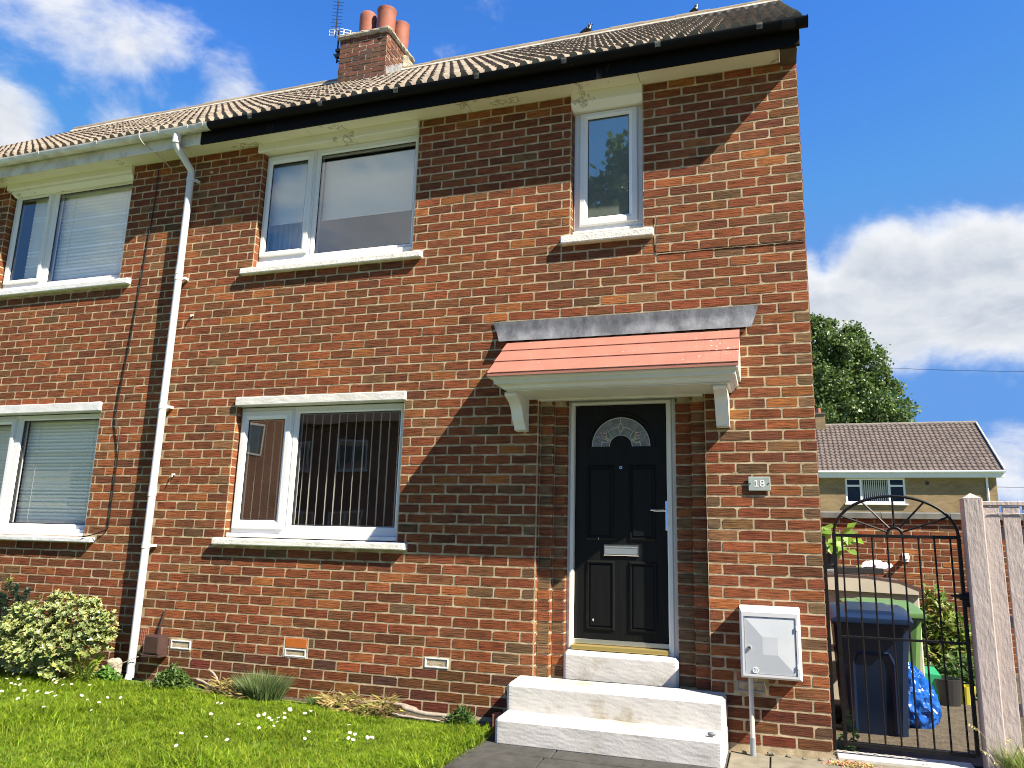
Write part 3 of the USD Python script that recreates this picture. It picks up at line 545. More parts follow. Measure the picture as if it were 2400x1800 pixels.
# eaves: soffit, fascia, gutter
def soffits(h, cuts, m):
    for a, c in zip(cuts[:-1], cuts[1:]): MB().box(a + .002, c - .002, -.212, .0, 5.150, 5.162, .002).build('soffit_board', m, h)
soffits(H, [XP, -4.43, -2.78, -1.24, -.125], M['soffit']); soffits(N, [-13.2, -10.6, -8.62, -7.1, XP - .001], M['soffit'])
MB().box(-.123, .0, -.205, .0, 5.118, 5.165, .003).build('soffit_end', M['timber'], H, label='dark timber block closing the soffit at the corner')
MB().box(-5.60, .02, -.236, -.213, 5.126, 5.305, .003).build('fascia', M['black_stained'], H)
MB().box(-11.95, -5.602, -.236, -.213, 5.126, 5.305, .003).build('fascia', M['gutter_grey'], N)
GY, GZ_, GR = -.292, 5.287, .056
def gutter(h, x0, x1, m, endcap=False):
    pr = [(GY - GR * math.cos(a), GZ_ - GR * math.sin(a)) for a in np.linspace(0, math.pi, 13)] + [(GY + (GR - .004) * math.cos(a), GZ_ - (GR - .004) * math.sin(a)) for a in np.linspace(0, math.pi, 13)]
    b = MB().prism(pr, x0, x1, 'x')
    if endcap: b.prism([(GY - (GR + .004) * math.cos(a), GZ_ + .004 - (GR + .004) * math.sin(a)) for a in np.linspace(0, math.pi, 13)], x1 - .012, x1, 'x')
    return b.build('gutter', m, h, smooth=30)
g1 = gutter(H, -5.45, .082, M['black_stained'], True); g2 = gutter(N, -11.95, -5.452, M['gutter_grey'])
def clip(g, x, m, w=.028, r=.006):
    pr = [(GY - (GR + r) * math.cos(a), GZ_ + .006 - (GR + r) * math.sin(a)) for a in np.linspace(0, math.pi, 13)] + [(GY + GR * math.cos(a), GZ_ + .006 - GR * math.sin(a)) for a in np.linspace(0, math.pi, 13)]
    b = MB().prism(pr, x - w / 2, x + w / 2, 'x'); b.build('gutter_bracket', m, g)
for x in np.arange(-4.95, 0, .78): clip(g1, x, M['gutter_dirty'], .045, .004)
for x in (-.06,): clip(g1, x, M['black_plastic'], .10, .008)
for x in (-5.52, -5.70, -6.05, -6.85, -7.65, -8.45, -9.25): clip(g2, x, M['gutter_grey'], .03 if x < -5.8 else .05)
# downpipe between the houses
DX, DY = -5.815, -.075
b = MB(); b.tube([(DX - .03, GY, GZ_ - .05), (DX - .03, GY, GZ_ - .145)], .041, 14); b.tube([(DX - .03, GY, GZ_ - .13), (DX - .03, GY + .01, GZ_ - .175), (DX, DY - .01, GZ_ - .335), (DX, DY, GZ_ - .385)], .034, 14); b.tube([(DX, DY, GZ_ - .37), (DX, DY, gz(DX) + .03)], .034, 16)
dp = b.build('downpipe', M['pipe'], N, smooth=35)
for z in (4.845, 3.797, 2.50, 1.20):
    b = MB(); b.tube([(DX, DY, z - .024), (DX, DY, z + .024)], .0385, 16); b.box(DX + .03, DX + .062, DY + .02, -.004, z - .012, z + .012); b.build('pipe_bracket', M['pipe'], dp, smooth=35)
for z in (3.80, 1.62): MB().tube([(DX, DY, z + .03), (DX, DY, z + .12)], .0375, 16).build('pipe_socket', M['pipe'], dp, smooth=35)
MB().tube([(DX, DY - .01, gz(DX) + .05), (DX + .01, DY - .03, gz(DX) + .01)], .03, 12).build('pipe_shoe', M['pipe'], dp)

# ------------------------------------------------------------------ windows
def window(h, name_label, x0, x1, z0, z1, mull=None, sash=None, cglass=None, fixed=None, glass='glass', low=None):
    """white plastic window set in its opening: frame, sash, panes, gaskets"""
    p = path_for('window', h); UsdGeom.Xform.Define(stage, p); origin[p] = origin[h]; tag(p, name_label)
    g = 'glass_low' if low else glass
    fp = [(0, .15), (0, .088), (.10, .080), (.80, .080), (1, .092), (1, .15)]
    b = MB()
    if fixed:
        b.ring((mull, x1, z0, z1), fixed, fp); b.ring((x0, mull - .001, z0, z1), (sash[0] + .02, sash[1] - .02, sash[2] + .02, sash[3] - .02), [(0, .15), (0, .088), (.1, .080), (1, .080), (1, .15)])
    else: b.ring((x0, x1, z0, z1), (sash[0] + .02, sash[1] - .02, sash[2] + .02, sash[3] - .02), [(0, .15), (0, .088), (.1, .080), (1, .080), (1, .15)])
    b.build('frame', M['upvc'], p)
    MB().ring(sash, cglass, [(0, .10), (0, .068), (.10, .060), (.62, .060), (.78, .066), (1, .080), (1, .12)]).build('sash', M['upvc'], p)
    panes = [(cglass, .088)] + ([(fixed, .102)] if fixed else [])
    for (a, c, d, e), y in panes:
        MB().quad((a - .004, y, d - .004), (c + .004, y, d - .004), (c + .004, y, e + .004), (a - .004, y, e + .004)).build('pane', M[g], p)
        MB().ring((a - .001, c + .001, d - .001, e + .001), (a + .006, c - .006, d + .006, e - .006), [(0, y - .006), (1, y - .003), (1, y + .012)]).build('gasket', M['gasket'], p)
        MB().ring((a + .001, c - .001, d + .001, e - .001), (a + .011, c - .011, d + .011, e - .011), [(0, y + .014), (1, y + .014), (1, y + .026)]).build('spacer_bar', M['aluminium'], p)
    return p
def sill(h, w, x0, x1, z0, z1, m, y=-.055, seed=0, rise=.03, label=None):
    r = rough_box(x0, x1, y, .086, z0, z1, .008, .03, .0025, seed=seed); v = r.vertices.copy(); k = (v[:, 1] - y) / (.086 - y)
    top = v[:, 2] > (z0 + z1) / 2; v[:, 2] += rise * np.clip(k, 0, 1) * np.clip((v[:, 2] - z0) / (z1 - z0), 0, 1); MB().add(v, r.faces).build('sill', m, w, smooth=True, label=label)
def room(h, x0, x1, z0, z1, m, y0=.16, y1=3.2):
    b = MB(); x0 -= .5; x1 += .3; z0 -= .75; z1 += .12
    v = [(x0, y0, z0), (x1, y0, z0), (x1, y1, z0), (x0, y1, z0), (x0, y0, z1), (x1, y0, z1), (x1, y1, z1), (x0, y1, z1)]
    b.add(v, [(0, 1, 2, 3), (7, 6, 5, 4), (0, 3, 7, 4), (1, 5, 6, 2), (3, 2, 6, 7)]); b.build('room_wall', m, h)
w1 = window(H, 'ground floor window with vertical slat blind', -5.020, -3.302, 1.335, 2.488, -4.445, (-5.004, -4.464, 1.375, 2.455), (-4.935, -4.540, 1.452, 2.374), (-4.392, -3.368, 1.412, 2.423), low=True)
MB().box(-5.022, -3.302, .018, .10, 1.300, 1.334, .006).build('frame_sill', M['upvc'], w1)
sill(H, w1, -5.112, -3.200, 1.228, 1.284, M['sill'], seed=1, rise=.012, label='weathered stone sill with chipped cream paint')
MB().mesh(rough_box(-5.024, -3.278, -.032, .08, 2.492, 2.570, .006, .03, .003, seed=2)).build('lintel', M['white_paint'], w1, smooth=True)
w2 = window(H, 'wide upper window with white roller blind', -5.01, -3.310, 3.93, 5.065, -4.440, (-5.000, -4.466, 3.985, 5.046), (-4.945, -4.540, 4.040, 4.972), (-4.395, -3.376, 3.975, 5.000))
sill(H, w2, -5.114, -3.200, 3.780, 3.836, M['sill'], seed=3, rise=.03)
MB().box(-5.012, -3.306, .05, .12, 3.868, 3.929, .005).build('frame_sill', M['upvc'], w2)
w3 = window(H, 'narrow upper window with obscured glass', -1.836, -1.234, 3.905, 5.005, None, (-1.783, -1.282, 3.952, 5.000), (-1.714, -1.359, 4.029, 4.947), None, glass='frosted')
sill(H, w3, -1.914, -1.143, 3.766, 3.832, M['sill'], seed=4, rise=.03)
MB().box(-1.838, -1.232, .05, .12, 3.866, 3.904, .005).build('frame_sill', M['upvc'], w3)
def boxing(w, x0, x1, zb, zm, m, two=False):
    b = MB().prism([(-.035, 5.149), (-.035, zm + .012), (-.028, zm), (.03, zb), (.12, zb), (.12, 5.149)], x0, x1, 'x')
    b.build('boxing', m, w, label='cream painted board box above the window')
    if two: MB().prism([(-.018, zm - .002), (-.018, zm - .03), (.04, zb - .045), (.1, zb - .045), (.1, zm - .03)], x0 + .06, x1, 'x').build('boxing', m, w)
boxing(w2, -5.055, -3.306, 5.064, 5.062, M['soffit']); boxing(w3, -1.842, -1.229, 5.004, 5.045, M['soffit'])
w4 = window(N, 'upper window with closed grey slatted blind', -8.40, -6.655, 3.935, 5.075, -7.84, (-8.385, -7.858, 3.985, 5.062), (-8.318, -7.912, 4.032, 5.000), (-7.766, -6.745, 3.975, 5.010), glass='glass_mid')
sill(N, w4, -8.52, -6.492, 3.808, 3.866, M['sill_white'], seed=5, rise=.02); boxing(w4, -8.44, -6.652, 5.06, 5.082, M['soffit'], True)
MB().box(-8.40, -6.652, .05, .12, 3.888, 3.934, .005).build('frame_sill', M['upvc'], w4)
w5 = window(N, 'lower window with half open slatted blind', -8.40, -6.655, 1.33, 2.49, -7.845, (-8.385, -7.856, 1.365, 2.462), (-8.318, -7.918, 1.43, 2.400), (-7.766, -6.752, 1.375, 2.436), low=True)
sill(N, w5, -8.52, -6.508, 1.207, 1.252, M['sill_white'], seed=6, rise=.015)
for k, (ya, za, zb) in enumerate(((.012, 1.262, 1.296), (.045, 1.297, 1.33))): MB().box(-8.40, -6.655, ya, .10, za, zb, .004).build('frame_sill', M['upvc'], w5)
MB().mesh(rough_box(-8.44, -6.645, -.03, .08, 2.495, 2.585, .006, .03, .002, seed=7)).build('lintel', M['sill_white'], w5, smooth=True)
# rooms and blinds
room(H, -5.0, -3.32, 1.34, 2.48, M['room']); room(H, -5.0, -3.32, 3.93, 5.05, M['room_blue']); room(N, -8.39, -6.66, 3.94, 5.05, M['room']); room(N, -8.39, -6.66, 1.34, 2.48, M['room'])
MB().box(-1.9, -1.17, .16, .17, 3.9, 5.05).build('room_wall', M['room'], H)
r5 = random.Random(8)
bl = path_for('blind', w1)
for k, x in enumerate(np.arange(-4.93, -3.30, .0865)):
    x += r5.uniform(-.004, .004); tw = r5.uniform(-.006, .006); k_ = (x - CAM[0]) / (.235 - CAM[1]) + r5.uniform(.09, .18); dy = .0445 / math.hypot(1, k_); dx = k_ * dy
    v = [(x - dx, .235 - dy, 1.40), (x + dx, .235 + dy, 1.40), (x + dx + tw, .235 + dy, 2.46), (x - dx + tw, .235 - dy, 2.46)]
    MB().quad(*v).build('blind_slat', M['vslat'], w1)
MB().box(-4.98, -3.33, .21, .26, 2.45, 2.485, .004).build('blind_rail', M['blind_white'], w1)
b = MB(); b.box(-4.985, -4.46, .185, .187, 4.372, 5.02); b.box(-4.40, -3.335, .195, .197, 4.365, 4.985); b.build('roller_blind', M['blind_white'], w2)
b = MB(); b.tube([(-4.985, .186, 4.37), (-4.46, .186, 4.37)], .008, 8); b.tube([(-4.40, .196, 4.363), (-3.335, .196, 4.363)], .008, 8); b.build('blind_bar', M['blind_white'], w2)
b = MB(); xs_ = np.linspace(-5.05, -4.62, 40); v = []
for i, x in enumerate(xs_): v += [(x, .30 + .03 * math.sin(i * 1.1), 3.5), (x, .30 + .03 * math.sin(i * 1.1 + .2), 5.05)]
b.add(v, [(2 * i, 2 * i + 2, 2 * i + 3, 2 * i + 1) for i in range(39)]); b.build('curtain', M['curtain'], w2)
def venetian(w, x0, x1, z0, z1, ang, pitch=.0235, y=.19):
    hw = pitch * .55
    k = 0; z = z0
    while z < z1:
        a = math.radians(ang + r5.uniform(-3, 3)); dy, dz = math.cos(a) * hw, math.sin(a) * hw; sg = r5.uniform(-.0015, .0015)
        MB().add([(x0, y - dy, z - dz), (x1, y - dy, z - dz + sg), (x1, y, z + .002 + sg), (x0, y, z + .002), (x1, y + dy, z + dz + sg), (x0, y + dy, z + dz)], [(0, 1, 2, 3), (3, 2, 4, 5)]).build('blind_slat', M['slat'], w); z += pitch * 1.0; k += 1
    b = MB()
    for x in (x0 + .16 * (x1 - x0), x0 + .84 * (x1 - x0)): b.tube([(x, y - .014, z0), (x, y - .014, z1)], .0012, 4)
    b.build('blind_cord', M['blind_white'], w); MB().box(x0, x1, y - .015, y + .02, z1, z1 + .03, .003).build('blind_rail', M['blind_white'], w)
venetian(w4, -8.24, -7.87, 3.96, 5.02, -72, .042); venetian(w4, -7.79, -6.70, 3.96, 5.02, -72, .042)
venetian(w5, -8.36, -7.87, 1.36, 2.45, -70, .036); venetian(w5, -7.79, -6.70, 1.36, 2.45, -70, .036)

# ------------------------------------------------------------------ air vents and patches in the wall
def louvre(x0, x1, z0, z1, m='vent_white', n=3, y=0.0):
    p = path_for('air_vent', H); UsdGeom.Xform.Define(stage, p); origin[p] = origin[H]
    MB().ring((x0, x1, z0, z1), (x0 + .012, x1 - .012, z0 + .01, z1 - .01), [(0, .03), (0, y - .004), (.7, y - .005), (1, y), (1, .03)]).build('frame', M[m], p)
    MB().box(x0 + .004, x1 - .004, .026, .03, z0 + .004, z1 - .004).build('backing', M['void'], p)
    hgt = (z1 - z0 - .02) / n
    for k in range(n):
        z = z0 + .01 + k * hgt; MB().add([(x0 + .011, y + .001, z + .004), (x1 - .011, y + .001, z + .004), (x1 - .011, y + .012, z + hgt * .55), (x0 + .011, y + .012, z + hgt * .55)], [(0, 1, 2, 3)]).build('louvre', M[m], p)
    b = MB()
    for q in (.25, .5, .75): x = x0 + (x1 - x0) * q; b.box(x - .002, x + .002, y + .002, y + .02, z0 + .01, z1 - .01)
    b.build('bar', M[m], p)
louvre(-5.472, -5.258, .310, .383); louvre(-4.284, -4.078, .325, .388); louvre(-2.985, -2.785, .330, .405); louvre(-.605, -.42, .345, .41, 'grey_plastic')
MB().box(-4.286, -4.076, -.003, .03, .398, .474, .003).build('patch_tile', pm('orange_tile', (0.46, 0.125, 0.025), (0.40, 0.105, 0.02), scale=9, rough=.45), H, label='smooth bright orange tile above an air vent')
MB().ring((-4.300, -4.062, .317, .484), (-4.287, -4.075, .324, .475), [(0, .02), (0, -.002), (1, -.001), (1, .02)]).build('vent_pointing', M['mortar_old'], H)
MB().box(-.604, -.49, -.002, .03, .415, .472, .003).build('patch_tile', M['terracotta'], H)
tv = path_for('air_brick', H); UsdGeom.Xform.Define(stage, tv); origin[tv] = origin[H]; tag(tv, 'red terracotta air brick half behind the downpipe')
MB().box(-5.883, -5.740, .026, .03, .322, .466).build('backing', M['void'], tv)
for i in range(8): MB().box(-5.883 + i * .0195, -5.875 + i * .0195, -.002, .026, .323, .465).build('fin', M['terracotta'], tv)
for i in range(5): MB().box(-5.883, -5.740, 0.0, .026, .323 + i * .0325, .333 + i * .0325).build('shelf', M['terracotta'], tv)

# ------------------------------------------------------------------ front door and frame
df = path_for('door_frame', H); UsdGeom.Xform.Define(stage, df); origin[df] = origin[H]
b = MB().ring((-1.882, -1.006, .50, 2.474), (-1.826, -1.088, .545, 2.432), [(0, .26), (0, .170), (.45, .164), (.55, .150), (.85, .150), (1, .162), (1, .26)]); b.build('frame', M['canopy_white'], df)
MB().box(-1.83, -1.085, .125, .205, .528, .563, .006).build('threshold', M['gold'], df)
D = path_for('door', H); UsdGeom.Xform.Define(stage, D); origin[D] = origin[H]; tag(D, 'black panelled front door with arched fanlight')
DYF = .205
FC, FR0, FR1 = (-1.4555, 2.092), .090, .236
def arc(c, r, n=28, a0=0, a1=math.pi): return [(c[0] + r * math.cos(a), c[1] + r * math.sin(a)) for a in np.linspace(a0, a1, n)]
fan = Polygon(arc(FC, FR1, 40) + arc(FC, FR0, 24)[::-1])
MB().prism(sbox(-1.828, .566, -1.086, 2.434).difference(fan), DYF, DYF + .044, 'y').build('leaf', M['door_black'], D)
def panel(x0, x1, z0, z1):
    MB().ring((x0, x1, z0, z1), (x0 + .036, x1 - .036, z0 + .036, z1 - .036), [(0, DYF + .001), (.0, DYF - .002), (.30, DYF - .013), (.48, DYF - .013), (.62, DYF + .004), (1, DYF - .005)]).build('moulding', M['door_black'], D)
    MB().box(x0 + .035, x1 - .035, DYF - .0055, DYF + .002, z0 + .035, z1 - .035).build('panel', M['door_black'], D)
for r in ((-1.728, -1.508, 1.355, 1.942), (-1.392, -1.180, 1.355, 1.942), (-1.728, -1.502, .672, 1.195), (-1.392, -1.172, .672, 1.195)): panel(*r)
b = MB(); pts = np.array([(x, DYF - .001, z) for x, z in arc(FC, .268, 40)]); b.tube(pts, .011, 8); pts = np.array([(x, DYF - .001, z) for x, z in arc(FC, .243, 40)]); b.tube(pts, .006, 6); b.tube([(FC[0] - .268, DYF, 2.086), (FC[0] - .236, DYF, 2.086)], .009, 6); b.build('fanlight_moulding', M['door_black'], D, smooth=40)
MB().prism(fan.buffer(.002), DYF + .006, DYF + .010, 'y').build('fanlight', M['fan_clear'], D)
b = MB(); cx, cz = FC; yf = DYF + .004
b.tube([(x, yf, z) for x, z in arc(FC, FR1 - .002, 36)], .003, 5); b.tube([(x, yf, z) for x, z in arc(FC, FR0 + .002, 24)], .003, 5)
for s in (-1, 1): b.tube([(cx + s * .02 * math.sin(t * math.pi), yf, cz + .115 + .078 * t) for t in np.linspace(0, 1, 10)], .0025, 5)
b.tube([(cx, yf, cz + .193), (cx, yf, cz + .234)], .0025, 5); b.tube([(cx, yf, cz + .09), (cx, yf, cz + .115)], .0025, 5)
for s in (-1, 1):
    b.tube([(cx + s * x, yf, cz + z) for x, z in ((.018, .155), (.05, .152), (.08, .138), (.10, .118))], .0022, 5)
    def T_(x, z): return (cx + s * x, yf, cz + z)
    b.tube([T_(.158, .002), T_(.155, .025), T_(.148, .045)], .0025, 5)
    for loop in ([(.085, .05), (.105, .068), (.125, .085), (.118, .055), (.10, .042), (.085, .05)], [(.085, .05), (.078, .085), (.098, .118), (.108, .14), (.118, .11), (.112, .085), (.125, .085)], [(.125, .085), (.150, .085), (.165, .118), (.135, .112), (.118, .11)], [(.118, .055), (.15, .068), (.178, .052), (.15, .036), (.12, .034), (.10, .042)]):
        b.tube([T_(*q) for q in loop], .0022, 5)
    for loop, mm in (([(.086, .05), (.105, .068), (.124, .084), (.118, .056), (.10, .043)], 'fan_yellow'), ([(.126, .086), (.150, .087), (.163, .116), (.135, .11)], 'fan_pink'), ([(.119, .056), (.15, .067), (.176, .052), (.15, .037), (.12, .035)], 'fan_green'), ([(.086, .056), (.08, .085), (.108, .136), (.117, .11), (.11, .085), (.12, .083)], 'fan_green')):
        MB().prism(Polygon([(cx + s * x, cz + z) for x, z in loop]), DYF + .0035, DYF + .0055, 'y').build('coloured_glass', M[mm], D)
b.build('glazing_lead', M['came'], D)
lb = path_for('letterbox', D); UsdGeom.Xform.Define(stage, lb); origin[lb] = origin[H]
MB().ring((-1.589, -1.312, 1.236, 1.320), (-1.580, -1.321, 1.245, 1.311), [(0, DYF), (0, DYF - .010), (.5, DYF - .014), (1, DYF - .008)]).build('letterbox_frame', M['chrome'], D); MB().box(-1.581, -1.320, DYF - .008, DYF, 1.246, 1.296, .002).build('letterbox_flap', M['brushed'], D); MB().box(-1.581, -1.320, DYF - .012, DYF, 1.297, 1.310, .003).build('letterbox_hood', M['brushed'], D)
stage.RemovePrim(lb)
b = MB(); b.tube([(-1.4545, DYF - .008, 1.923), (-1.4545, DYF, 1.923)], .013, 16); b.build('spyhole', M['chrome'], D); MB().tube([(-1.4545, DYF - .0095, 1.923), (-1.4545, DYF - .007, 1.923)], .0055, 10).build('spyhole_lens', M['void'], D)
MB().box(-1.112, -1.078, DYF - .012, DYF, 1.436, 1.666, .010).build('handle_plate', M['chrome'], D)
b = MB(); b.tube([(-1.095, DYF - .010, 1.585), (-1.095, DYF - .055, 1.585)], .011, 12); b.tube([(-1.093, DYF - .052, 1.586), (-1.12, DYF - .056, 1.586), (-1.17, DYF - .056, 1.585), (-1.212, DYF - .052, 1.588)], .0085, 10); b.build('handle', M['chrome'], D, smooth=40)
b = MB(); b.tube([(-1.095, DYF - .0145, 1.49), (-1.095, DYF - .011, 1.49)], .0085, 12); b.build('lock', M['brushed'], D)
MB().box(-1.826, -1.088, DYF - .010, DYF, .566, .602, .003).build('kick_strip', M['brushed'], D)
for x, z in ((-1.63, 1.365), (-1.672, .745)): MB().hull([(x + dx, DYF - (.012 if z > 1 else .0075) + dy, z + dz) for dx, dy, dz in ((0, 0, .012), (.004, 0, .006), (-.003, -.001, 0), (.002, 0, -.012), (0, .003, 0))]).build('mark', M['letter'], D, label='white droppings splashed on the door')
# dim hall behind the fanlight
b = MB(); b.box(-1.9, -1.0, .27, .28, .4, 2.5); b.build('hall', M['void'], H)

# ------------------------------------------------------------------ canopy over the door
CN = path_for('door_canopy', H); UsdGeom.Xform.Define(stage, CN); origin[CN] = origin[H]; tag(CN, 'small white canopy with pink tiled top over the door')
XL, XR, YF, ZF, YB, ZB = -2.355, -.503, -.505, 2.572, -.02, 2.955
b = MB()
prof = [(.006, 2.573), (.010, 2.541), (.038, 2.534), (.043, 2.502), (.080, 2.493), (.090, 2.474), (.118, 2.464), (.125, 2.457)]
v = []
for d, z in prof:
    dr = d * .6; v += [(XL + d, 0, z), (XL + d, YF + d * 1.15, z), (XR - dr, YF + d * 1.15, z), (XR - dr, 0, z)]
f = [(k * 4 + j, (k + 1) * 4 + j, (k + 1) * 4 + j + 1, k * 4 + j + 1) for k in range(len(prof) - 1) for j in range(3)]
b.add(v, f); b.build('cornice', M['canopy_white'], CN)
MB().box(XL + .12, XR - .07, YF + .13, .0, 2.457, 2.463).build('canopy_soffit', M['canopy_white'], CN)
b = MB()
for x in (XL + .004, XR - .012): b.prism([(0, 2.572), (YF + .012, 2.572), (YF + .012, 2.560), (YB - .02, ZB - .022), (0, ZB - .022)], x, x + .008, 'x')
b.build('gable_panel', M['canopy_white'], CN)
sl_ = np.array([0, YB - YF, ZB - ZF]); SL = np.linalg.norm(sl_); sl_ /= SL; nl_ = np.array([0, -sl_[2], sl_[1]])
# three rows of thin tiles, each row proud of the row below it
ntl = 15
for r_ in range(3):
    s0, s1 = SL * r_ / 3 - .002, SL * (r_ + 1) / 3 + .012
    for k in range(ntl):
        x0, x1 = XL + (XR - XL) * k / ntl + .0004, XL + (XR - XL) * (k + 1) / ntl - .0004
        if r_ % 2: pass
        pv = []
        for x, s_, hgt in [(x0, s0, -.004), (x1, s0, -.004), (x1, s0, .0125), (x0, s0, .0125), (x0, s1, -.004), (x1, s1, -.004), (x1, s1, .003), (x0, s1, .003)]:
            pv.append(np.array([x, YF, ZF]) + sl_ * s_ + nl_ * hgt + np.array([0, 0, 0]))
        MB().add(pv, [(0, 1, 2, 3), (3, 2, 6, 7), (4, 7, 6, 5), (0, 3, 7, 4), (1, 5, 6, 2), (0, 4, 5, 1)]).build('canopy_tile', M['canopy_tile'], CN)
MB().box(XL, XR, YF - .006, YF + .004, ZF - .022, ZF - .003, .002).build('tile_edge', M['canopy_tile'], CN)
b = MB(); b.box(XL - .01, XR + .035, YB - .01, -.0, ZB - .03, ZB - .012, .003); b.build('tile_bed', M['canopy_tile'], CN)
# lead flashing dressed over the top
nx_ = 60; v = []
for i in range(nx_ + 1):
    t = i / nx_
    for k, s_ in enumerate(np.linspace(0, 1, 7)):
        xa = -2.504 + .080 * s_; xb = -.360 - .058 * s_; x = xa + (xb - xa) * t
        z = 3.131 - .183 * s_ + .004 * (meshkit.noise(np.array([x * 3, s_, 1.0])) - .5); y = -.006 - .05 * max(0, (s_ - .45) / .55) ** 1.3 - .012 * (meshkit.noise(np.array([x * 2.6, s_ * 2, 0])) ) * s_
        v.append((x, y - .004, z))
f = [(i * 7 + k, (i + 1) * 7 + k, (i + 1) * 7 + k + 1, i * 7 + k + 1) for i in range(nx_) for k in range(6)]
b = MB().add(v, f); b.add(np.array(v) + np.array([0, .003, 0]), [t[::-1] for t in f]); b.build('lead_flashing', M['lead'], CN, smooth=60)
# scrolled brackets
def bracket(x0, x1):
    pr = [(0, 2.456), (-.345, 2.456), (-.350, 2.440), (-.335, 2.425), (-.30, 2.415), (-.255, 2.40), (-.215, 2.375), (-.185, 2.345), (-.165, 2.31), (-.150, 2.28), (-.125, 2.255), (-.10, 2.235), (-.085, 2.215), (-.080, 2.197), (0, 2.193)]
    MB().prism(pr, x0, x1, 'x').build('bracket', M['canopy_white'], CN, smooth=35)
bracket(-2.262, -2.168); bracket(-.690, -.596)
MB().box(-2.10, -.79, .0, .055, 2.448, 2.462, .002).build('trim', M['canopy_white'], CN)

# ------------------------------------------------------------------ chimney
CH = path_for('chimney', H); UsdGeom.Xform.Define(stage, CH); origin[CH] = origin[H]
cx0, cx1, cy0, cy1, cz0, cz1 = -6.215, -5.425, 3.0, 3.80, 7.70, 8.665
MB().box(cx0 + .003, cx1 - .003, cy0 + .003, cy1 - .003, 7.2, cz1 - .02).build('core', M['mortar_old'], CH)
rc = random.Random(31)
PALC = [((0.21, 0.105, 0.072), 5), ((0.25, 0.11, 0.072), 4), ((0.165, 0.095, 0.07), 3), ((0.30, 0.13, 0.08), 1.5)]
for (o, u, nrm, a0, a1, ph) in (((0, cy0, 0), (1, 0, 0), (0, -1, 0), cx0, cx1, cx0), ((cx1, 0, 0), (0, 1, 0), (1, 0, 0), cy0, cy1, cy0 + HB), ((cx0, 0, 0), (0, 1, 0), (-1, 0, 0), cy0, cy1, cy0 + HB), ((0, cy1, 0), (1, 0, 0), (0, 1, 0), cx0, cx1, cx0)):
    its = layout(a0, a1, 13, ph, ph - HB if u[0] else ph + HB, zbase=cz1 - 13 * CZ)
    for (i, a, c, za, zb) in its:
        if nrm[1] > 0 or nrm[0] < 0:
            pass
        v, f = brick_geo(rc, a, c, za, zb, proud=rc.uniform(0, .008)); flip = (nrm[1] > 0 or nrm[0] < 0)
        MB().add(place(v, o, u, nrm), [t[::-1] for t in f] if flip else f, pick(PALC, rc)).build('brick', M['brick'], CH, tint=True)
m = rough_box(cx0 - .045, cx1 + .05, cy0 - .05, cy1 + .05, cz1 - .01, cz1 + .075, .03, .05, .02, 12, 3)
vv = m.vertices.copy(); cc = np.array([(cx0 + cx1) / 2, (cy0 + cy1) / 2]); dd = np.abs(vv[:, :2] - cc).max(1); vv[:, 2] += np.where(vv[:, 2] > cz1 + .04, np.clip(.42 - dd, 0, .4) * .35, 0)
MB().add(vv, m.faces).build('flaunching', M['flaunch'], CH, smooth=True)
def pot(x, y, z0, h, r, domed=False):
    pr = [(r * .96, z0), (r, z0 + h * .7), (r * .99, z0 + h * .9)] + ([(r * .93, z0 + h * .97), (r * .8, z0 + h * 1.02), (r * .5, z0 + h * 1.07), (.001, z0 + h * 1.09)] if domed else [(r * 1.06, z0 + h * .93), (r * 1.07, z0 + h), (r * .92, z0 + h), (r * .9, z0 + h * .6), (.001, z0 + h * .5)])
    p_ = MB().lathe(pr, (x, y, 0), 28).build('chimney_pot', M['terracotta'], CH, smooth=35)
    if domed: MB().lathe([(.001, 0), (.055, .0), (.055, .004)], (0, 0, 0), 14)
    return p_
pot(-5.90, 3.22, 8.70, .49, .132, True); pot(-5.585, 3.22, 8.70, .49, .140); pot(-5.54, 3.60, 8.70, .50, .132)
b = MB(); a0 = math.radians(-18)
b.hull([(-5.90 + .142 * math.cos(a0 + s_), 3.22 + .142 * math.sin(a0 + s_), z) for s_ in (-.32, 0, .32) for z in (8.74, 8.86)] + [(-5.90 + .142 * math.cos(a0), 3.22 + .142 * math.sin(a0), 8.92)]); b.build('pot_opening', M['void'], CH)
b = MB()
for k in range(9):
    x0 = cx0 - .02 + k * .093; b.add([(x0, cy0 - .012, 7.80 - .01), (x0 + .094, cy0 - .012, 7.80), (x0 + .094, cy0 - .008, 7.90 + rc.uniform(-.02, .01)), (x0, cy0 - .008, 7.90 + rc.uniform(-.02, .01)), (x0, cy0 - .20, 7.70), (x0 + .094, cy0 - .20, 7.70)], [(0, 1, 2, 3), (4, 5, 1, 0)])
for k in range(5):
    y0 = cy0 + k * .13; z = EAVE_Z + SLOPE * (y0 - EAVE_Y) + .05
    b.add([(cx1 + .012, y0, z), (cx1 + .012, y0 + .15, z + .10), (cx1 + .009, y0 + .15, z + .26), (cx1 + .009, y0, z + .18), (cx1 + .12, y0, z - .01), (cx1 + .12, y0 + .15, z + .09)], [(0, 1, 2, 3), (4, 5, 1, 0)])
b.build('flashing', pm('flashing_pale', (0.26, 0.26, 0.26), (0.14, 0.14, 0.145), scale=12, rough=.6), CH)
m = rough_box(cx1 - .05, cx1 + .06, cy1 - .30, cy1 + .06, 8.36, 8.62, .04, .04, .02, 14, 9); MB().mesh(m).build('render_patch', M['flaunch'], CH, smooth=True)

